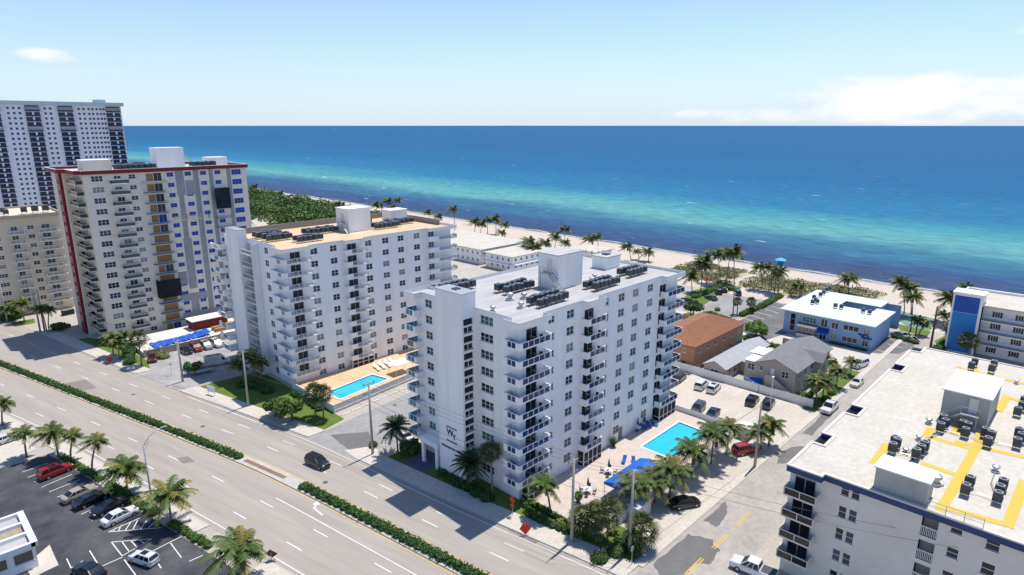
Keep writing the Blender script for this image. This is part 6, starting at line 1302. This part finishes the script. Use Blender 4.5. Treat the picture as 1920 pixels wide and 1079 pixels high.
# ================================================================ poles, wires, lamps
def concrete_pole(px, h, label, arms=1, lamp=False, mat=polec, r=.19, z0=0, pos=None):
    g = pos or at(*px); o = empty('utility_pole', (g.x, g.y, z0), 0, label, 'utility pole'); MB().tube([(0, 0, -.2), (0, 0, h)], [r*1.3, r*.75], 8).build('shaft', mat, o, True)
    yaw = math.atan2(-(EK(g.y+5)-EK(g.y-5)), 10)*0
    for i in range(arms):
        z = h-.4-1.6*i; MB().box(-1.1, 1.1, -.05, .05, z, z+.1).build('crossarm', steel, o)
        for x in (-1.0, 0, 1.0): MB().tube([(x, 0, z+.1), (x, 0, z+.4)], [.07, .04], 6).build('insulator', darkmetal, o)
    return o, Vector((g.x, g.y, h))
pl = [concrete_pole((343, 716), 9.6, 'concrete utility pole on the corner by the small round tree'), concrete_pole((466, 762), 11.6, 'concrete utility pole on the lawn of the tan-roofed tower'), concrete_pole((699, 852), 13.1, 'concrete utility pole at the drive mouth by the date palm', 2), concrete_pole((1072, 1017), 12.4, 'concrete utility pole on the lawn strip by the patio hedge', 2), concrete_pole((1180, 1036), 12.0, 'concrete utility pole on the planted street corner', 2)]
concrete_pole((76, 624), 11, 'weathered utility pole by the slim palms', 1); concrete_pole((84, 622), 12, 'second utility pole beside the weathered one', 1); concrete_pole((14, 604), 12, 'utility pole by the wild hedge', 1)
concrete_pole((1415, 876), 11.5, 'plain concrete pole at the side-street sidewalk', 0)
o, t_ = concrete_pole((1745, 650), 10.5, 'brown wooden pole with a crossbar by the motel car park', 1, mat=woodp, r=.22)
def wire(p, q, sag, label, r=.018):
    p, q = Vector(p), Vector(q); b = MB(); b.tube([p.lerp(q, i/14)+Vector((0, 0, -sag*4*(i/14)*(1-i/14))) for i in range(15)], r, 4); return tag(b.build('power_line', wirem), label, 'power line', 'power lines along the avenue')
for (o1, a), (o2, c) in zip(pl, pl[1:]):
    for k, x in enumerate((-1.0, 0, 1.0)): wire((a.x+x, a.y, a.z), (c.x+x, c.y, c.z), .5, 'thin black power line strung between the concrete poles')
    for z in (-3.2, -4.2): wire((a.x, a.y, a.z+z), (c.x, c.y, c.z+z), .7, 'thin black power line strung between the concrete poles', .022)
a = pl[4][1]
for x in (-1.0, 1.0): wire((a.x+x, a.y, a.z), (a.x+12+x, a.y-34, a.z), .8, 'thin black power line strung between the concrete poles'); wire((a.x+x, a.y, a.z-1.5), (116, 36, 11), .8, 'thin black power line strung between the concrete poles')
for z in (-3, -4): wire((pl[0][1].x, pl[0][1].y, pl[0][1].z+z*.3), (at(84, 622).x, at(84, 622).y, 11+z*.3), .8, 'thin black power line strung between the concrete poles')
g = at(288, 958); o = empty('street_lamp', (g.x, g.y, 0), 0, 'tall grey street lamp with a long arm at the dark lot', 'street lamp'); MB().tube([(0, 0, 0), (0, 0, 10.6)], [.15, .09], 8).build('pole', steel, o, True)
MB().tube([(0, 0, 10.3), (.9, .25, 11.3), (2.0, .5, 11.8), (2.9, .7, 11.9)], .06, 6).tube([(0, 0, 9.6), (1.2, .3, 11.2)], .035, 5).build('arm', steel, o, True); MB().box(2.7, 3.5, .6, .85, 11.82, 11.95).build('lamp_head', alu, o); MB().box(-.5, .5, -.5, .5, 0, .9).build('base', M('lamp_base', (.5, .49, .47), .9, .1, 1), o)
g = at(1443, 770); o = empty('lot_lamp', (g.x, g.y, 0), 0, 'slim white lamp post in the beige parking lot', 'lamp post'); MB().tube([(0, 0, 0), (0, 0, 7)], .07, 6).build('pole', white2, o); MB().box(-.35, .35, -.15, .15, 6.9, 7.05).build('lamp_head', white2, o)
# ================================================================ signs
def roll_sign(px, label, rz, tilt=.35, mat=redm, back=False):
    g = at(*px); o = empty('road_work_sign', (g.x, g.y, .13), rz, label, 'road sign'); s = .62
    MB().poly([(0, -s*1.35, .95), (s*1.35*math.sin(tilt), 0, .95-s*1.3), (0, s*1.35, .95), (-s*1.35*math.sin(tilt), 0, .95+s*1.3)]).poly([(-.02, -s*1.35, .95), (-.02-s*1.35*math.sin(tilt), 0, .95+s*1.3), (-.02, s*1.35, .95), (-.02+s*1.35*math.sin(tilt), 0, .95-s*1.3)], 1).build('panel', [mat, M('sign_back', (.12, .03, .03), .7, .05, 1)], o)
    st_ = MB()
    for y in (-.6, .6): st_.bar((-.5, y, .03), (.5, y*.3, .05), .05, .05)
    st_.bar((-.1, 0, 0), (-.1, 0, 1.7), .05, .05); st_.build('stand', steel, o); return o
for px, l, rz in (((985, 1004), 'red-orange roll-up road work sign tilted on the sidewalk by the lawn', -2.2), ((207, 682), 'red-orange roll-up road work sign on the sidewalk by the fan palm', -2.2), ((510, 1052), 'dark-backed roll-up sign on a stand at the avenue kerb', .8)): roll_sign(px, l, rz)
g = at(961, 968); o = empty('road_sign', (g.x, g.y, 0), 0, 'orange diamond sign on a post before the dark planting', 'road sign'); MB().tube([(0, 0, 0), (0, 0, 2.9)], .04, 6).build('post', steel, o); MB().poly([(-.05, 0, 2.0), (-.05, -.62, 2.6), (-.05, 0, 3.25), (-.05, .62, 2.6)]).poly([(-.03, .62, 2.6), (-.03, 0, 3.25), (-.03, -.62, 2.6), (-.03, 0, 2.0)]).build('panel', orangem, o); MB().box(-.06, -.03, -.35, .35, 1.35, 1.85).build('plaque', orangem, o)
for px, l in (((322, 704), 'green street name sign by the leaning pole'), ((724, 848), 'green street name sign at the drive mouth')): g = at(*px); o = empty('street_sign', (g.x, g.y, 0), 0, l, 'street sign'); MB().tube([(0, 0, 0), (0, 0, 2.8)], .035, 6).build('post', steel, o); MB().box(-.02, .02, -.5, .5, 2.5, 2.75).build('panel', signg, o)
g = at(1184, 1060); o = empty('stop_sign', (g.x, g.y, 0), 0, 'round-backed traffic sign on the street corner', 'road sign'); MB().tube([(0, 0, 0), (0, 0, 2.7)], .04, 6).build('post', steel, o); MB().tube([(.0, -.02, 2.4), (0, .02, 2.4)], .4, 8).build('panel', alu, o)
g = at(397, 742); o = empty('notice_board', (g.x, g.y, 0), .3, 'white blank notice board on two posts on the lawn', 'sign'); MB().box(-.05, .05, -1.1, 1.1, .8, 2.0).build('panel', plastic_w, o); MB().box(-.04, .04, -.95, -.87, 0, .8).build('post', plastic_w, o); MB().box(-.04, .04, .87, .95, 0, .8).build('post', plastic_w, o)
# ================================================================ patio furniture
def table_set(px, label, z=.16, closed=True):
    g = at(px[0], px[1], z); o = empty('patio_table', (g.x, g.y, z), R.random(), label, 'table', 'patio tables'); MB().tube([(0, 0, .70), (0, 0, .74)], .62, 16).build('top', plastic_w, o); MB().tube([(0, 0, 0), (0, 0, .7)], .05, 6).build('pedestal', plastic_w, o)
    u = empty('parasol', (g.x, g.y, z+.74), 0, 'closed navy parasol standing through a white patio table', 'parasol', 'parasols on the patio'); MB().tube([(0, 0, 0), (0, 0, 1.9)], .03, 6).build('pole', white2, u); MB().tube([(0, 0, .5), (0, 0, .8), (0, 0, 1.5), (0, 0, 1.95)], [.16, .2, .1, .02], 10).build('canopy', navy, u)
    for i in range(4):
        a = i*math.pi/2+.5; c = empty('patio_chair', (g.x+1.0*math.cos(a), g.y+1.0*math.sin(a), z), a, 'navy sling patio chair pulled up to a white table', 'chair', 'patio chairs'); MB().box(-.25, .25, -.25, .25, .4, .45).build('seat', navy, c); MB().box(.22, .28, -.25, .25, .45, .95).build('backrest', navy, c)
        for x in (-.22, .22):
            for y in (-.22, .22): MB().box(x-.02, x+.02, y-.02, y+.02, 0, .4).build('leg', plastic_w, c)
table_set((1102, 924), 'round white patio table near the potted plant'); table_set((1141, 888), 'round white patio table near the blue canopy'); table_set((1195, 808), 'round white patio table by the tower wall')
def lounger(x, y, z, rz, label, group, m=royal):
    o = empty('sun_lounger', (x, y, z), rz, label, 'sun lounger', group); MB().box(-.95, .35, -.3, .3, .3, .36).build('seat', m, o); MB().bar((.35, 0, .33), (.9, 0, .75), .6, .05).build('backrest', m, o)
    for a in (-.8, .25):
        for c in (-.25, .25): MB().box(a-.03, a+.03, c-.03, c+.03, 0, .3).build('leg', white2, o)
for i, (px, py) in enumerate(((1170, 866), (1188, 868), (1216, 800), (1226, 797), (1208, 803))): g = at(px, py, .16); lounger(g.x, g.y, .16, .4+i*.3, 'blue sun lounger on the pink paver patio', 'loungers on the paver patio')
for i in range(9): lounger(74.5+1.5*(i % 5)+.4*(i//5), 113.8+1.9*(i//5), 1.1, 1.2, 'white sun lounger on the tan pool deck', 'loungers on the tan deck', plastic_w)
cp = empty('canopy', (0, 0, 0), 0, 'blue canvas canopy on white posts beside the patio wall', 'canopy'); cx0, cx1, cy0, cy1 = 70.2, 80.0, 45.2, 49.0
c = MB(); c.quad((cx0, cy0, 2.5), (cx1, cy0, 2.5), (cx1, (cy0+cy1)/2, 3.1), (cx0, (cy0+cy1)/2, 3.1)).quad((cx1, cy1, 2.5), (cx0, cy1, 2.5), (cx0, (cy0+cy1)/2, 3.1), (cx1, (cy0+cy1)/2, 3.1)).poly([(cx0, cy1, 2.5), (cx0, cy0, 2.5), (cx0, (cy0+cy1)/2, 3.1)]).quad((cx0, cy1, 2.2), (cx0, cy0, 2.2), (cx0, cy0, 2.5), (cx0, cy1, 2.5)).quad((cx0, cy0, 2.2), (cx1, cy0, 2.2), (cx1, cy0, 2.5), (cx0, cy0, 2.5)).quad((cx1, cy1, 2.2), (cx0, cy1, 2.2), (cx0, cy1, 2.5), (cx1, cy1, 2.5)); c.build('cover', M('canopy_blue', (.012, .13, .55), .6, .08, .6), cp)
for x in (cx0+.1, (cx0+cx1)/2, cx1-.1):
    for y in (cy0+.1, cy1-.1): MB().tube([(x, y, .16), (x, y, 2.5)], .045, 6).build('post', white2, cp)
wc_ = empty('shade_canopy', (0, 0, 0), 0, 'white flat shade canopy on the tan pool deck', 'canopy'); MB().box(75, 79.5, 107.6, 110.6, 3.4, 3.5).build('cover', white2, wc_)
for x in (75.1, 79.4):
    for y in (107.7, 110.5): MB().tube([(x, y, 1.1), (x, y, 3.4)], .05, 6).build('post', white2, wc_)
tag(MB().box(68, 71.5, 41.6, 43.1, 0, 2.3).box(67.8, 71.7, 41.4, 43.2, 2.3, 2.42).build('pump_shed', [M('pale_grey_shed', (.55, .56, .57), .8, .05, 1)]), 'pale grey pump shed at the corner of the patio wall', 'shed')
tag(MB().box(102.3, 104.4, 41, 43, 0, 2.2).box(102.1, 104.6, 40.8, 43.2, 2.2, 2.32).build('bin_store', pale), 'small pale store at the end of the patio wall', 'shed')
for px, py, l in ((1084, 942, 'potted palm in a dark tub on the patio'), (1150, 838, 'potted plant beside the tower service door'), (1204, 796, 'leafy potted plant by the loungers')):
    g = at(px, py, .16); o = empty('potted_plant', (g.x, g.y, .16), 0, l, 'potted plant'); MB().tube([(0, 0, 0), (0, 0, .5)], [.25, .35], 10).build('pot', darkmetal, o); leaves('foliage', [(0, 0, 1.1, .6, .6, .7)], leaf_m, 260, .3, o, seed=int(px))
# beach: lifeguard tower, orange umbrella, people, dumpster, boat
g = at(1462, 507); o = empty('lifeguard_tower', (g.x, g.y, 0), .4, 'yellow and blue lifeguard tower with turquoise roof on the sand', 'lifeguard tower')
MB().box(-1.4, 1.4, -1.4, 1.4, 1.8, 2.0).build('deck', white2, o); MB().box(-1.1, 1.1, -1.1, 1.1, 2.0, 4.0).build('cabin', M('lifeguard_yellow', (.62, .42, .05), .7, .05, 1), o); MB().box(-1.12, -.6, -1.12, 1.12, 2.0, 3.9).build('blue_panel', M('lifeguard_blue', (.02, .14, .45), .7, .05, 1), o); MB().poly([(-1.9, -1.9, 4.0), (1.9, -1.9, 4.0), (0, 0, 5.0)]).poly([(1.9, -1.9, 4.0), (1.9, 1.9, 4.0), (0, 0, 5.0)]).poly([(1.9, 1.9, 4.0), (-1.9, 1.9, 4.0), (0, 0, 5.0)]).poly([(-1.9, 1.9, 4.0), (-1.9, -1.9, 4.0), (0, 0, 5.0)]).build('roof', M('turquoise_roof', (.04, .42, .55), .6, .05, 1), o)
for x in (-1.1, 1.1):
    for y in (-1.1, 1.1): MB().tube([(x, y, 0), (x, y, 1.8)], .09, 6).build('leg', white2, o)
g = at(1327, 537); o = empty('beach_umbrella', (g.x, g.y, 0), 0, 'open orange umbrella on the lawn by the hedges', 'umbrella'); MB().tube([(0, 0, 0), (0, 0, 2.4)], .04, 6).build('pole', white2, o); MB().tube([(0, 0, 2.0), (0, 0, 2.25), (0, 0, 2.7)], [1.7, 1.2, .05], 8, cap=False).build('canopy', M('umbrella_orange', (.60, .12, .04), .7, .06, 2), o)
g = at(1577, 543); tag(MB().box(-.5, .5, -.5, .5, 0, 1.2).box(-.6, .6, -.6, .6, 1.2, 1.35).build('trash_bin', M('bin_brown', (.25, .17, .08), .8, .1, 2)), 'brown square bin on the sand', 'bin').location = (g.x, g.y, -.05)
g = at(1715, 640); o = empty('dumpster', (g.x, g.y, 0), .6, 'pale boat-shaped skip at the end of the motel car park', 'skip'); MB().poly([(-1.5, -.6, .8), (1.5, -.6, .8), (1.9, 0, .9), (1.5, .6, .8), (-1.5, .6, .8)]).prism([(-1.4, -.5), (1.4, -.5), (1.8, 0), (1.4, .5), (-1.4, .5)], .1, .8).build('hull', offwhite, o)
g = at(128, 590); o = empty('dumpster', (g.x, g.y, 0), .2, 'dark green dumpster on the drive beside the red pilaster', 'dumpster'); MB().box(-1.4, 1.4, -.9, .9, .1, 1.5).build('bin', M('dumpster_dark', (.03, .045, .04), .7, .1, 1), o); MB().box(-1.45, 1.45, -.95, .95, 1.5, 1.6).build('lid', M('lid_taupe', (.25, .22, .18), .8, .1, 1), o)
# a domed white boat cover by the motel, an above-ground blue pool
tag(MB().tube([(149.5+i*.9, 55.0-i*.05, .75) for i in range(8)], [.2, .75, .85, .9, .9, .85, .75, .3], 10).build('covered_boat', plastic_w, None, True), 'white shrink-wrapped boat on the drive opposite the motel', 'boat')
o = empty('blue_pool', (149.5, 62.4, 0), 0, 'round-edged blue above-ground pool by the bright bushy tree', 'pool'); MB().box(-2.6, 2.6, -1.4, 1.4, 0, 1.15, 0, 't').build('side', darkmetal, o); MB().box(-2.5, 2.5, -1.3, 1.3, 1.05, 1.1).build('water', poolw, o)
def person(x, y, z, rz, shirt, skin, label, arm=.3, legs=None):
    me = bpy.data.meshes.new('person'); J_ = [(0, 0, .95), (0, 0, 1.2), (0, 0, 1.42), (0, 0, 1.52), (0, .01, 1.66), (-.1, 0, .9), (-.12, .04, .5), (-.12, 0, .08), (-.12, .12, .04), (.1, 0, .9), (.12, -.04, .5), (.12, -.06, .08), (.12, .06, .04), (-.19, 0, 1.4), (-.26, 0, 1.12), (-.26, arm*.5, .88), (.19, 0, 1.4), (.26, 0, 1.12), (.26, arm, .92)]
    E_d = [(0, 1), (1, 2), (2, 3), (3, 4), (0, 5), (5, 6), (6, 7), (7, 8), (0, 9), (9, 10), (10, 11), (11, 12), (2, 13), (13, 14), (14, 15), (2, 16), (16, 17), (17, 18)]; rd = [.15, .14, .15, .06, .1, .095, .06, .045, .04, .095, .06, .045, .04, .065, .045, .035, .065, .045, .035]
    me.from_pydata(J_, E_d, []); o = bpy.data.objects.new('person', me); link(o); o.location = (x, y, z); o.rotation_euler = (0, 0, rz); m = o.modifiers.new('skin', 'SKIN')
    for i, q in enumerate(rd): me.skin_vertices[0].data[i].radius = (q, q*(.75 if i < 3 else 1))
    me.skin_vertices[0].data[0].use_root = True; o.modifiers.new('sub', 'SUBSURF').levels = 1; me.materials.append(shirt); return tag(o, label, 'person')
tee = [M('shirt_%d' % i, c, .8, 0) for i, c in enumerate(((.6, .12, .03), (.1, .4, .1), (.05, .05, .07), (.5, .5, .5), (.05, .1, .35), (.45, .08, .1)))]
person(60.6, 179.0, 29.75, .4, tee[0], None, 'worker in orange on the suspended platform'); person(66.3, 179.05, 29.0, -.3, tee[1], None, 'worker in green on a bosun platform'); MB_ = tag(MB().box(65.4, 67.2, 178.7, 179.4, 28.85, 29.0).box(65.4, 65.46, 178.7, 178.76, 29, 30).box(67.14, 67.2, 178.7, 178.76, 29, 30).tube([(65.45, 179, 29), (65.45, 179, 43.3)], .02, 4).tube([(67.15, 179, 29), (67.15, 179, 43.3)], .02, 4).build('work_cradle', steel), 'small hanging work cradle holding the worker in green', 'cradle')
for i, (px, py, l) in enumerate(((1598, 541, 'person in grey walking on the open sand'), (1650, 520, 'person in blue near the water'), (1302, 476, 'person by the shoreline behind the palms'), (1100, 452, 'person in dark clothes strolling the sand'), (870, 424, 'person far up the beach in red'), (580, 372, 'person on the sand past the sea-grape wood'), (640, 386, 'person standing by the far palms'), (1503, 502, 'person in white at the tide line'))): g = at(px, py); person(g.x, g.y, -.1, i*.9, tee[(i+2) % 6], None, l)
# small boats out at sea
for i, (px, py) in enumerate(((628, 243.5), (352, 242.5))):
    g = at(px, py); o = empty('motor_boat', (g.x, g.y, -.6), .7, ['white motor boat near the horizon', 'distant white boat left of the motor boat'][i] if False else ['white motor boat near the horizon', 'small distant white boat beyond the red-banded tower'][i], 'boat'); MB().prism([(-9, -3), (6, -3), (11, 0), (6, 3), (-9, 3)], 0, 3).build('hull', plastic_w, o); MB().box(-5, 3, -2.2, 2.2, 3, 6).build('cabin', plastic_w, o)
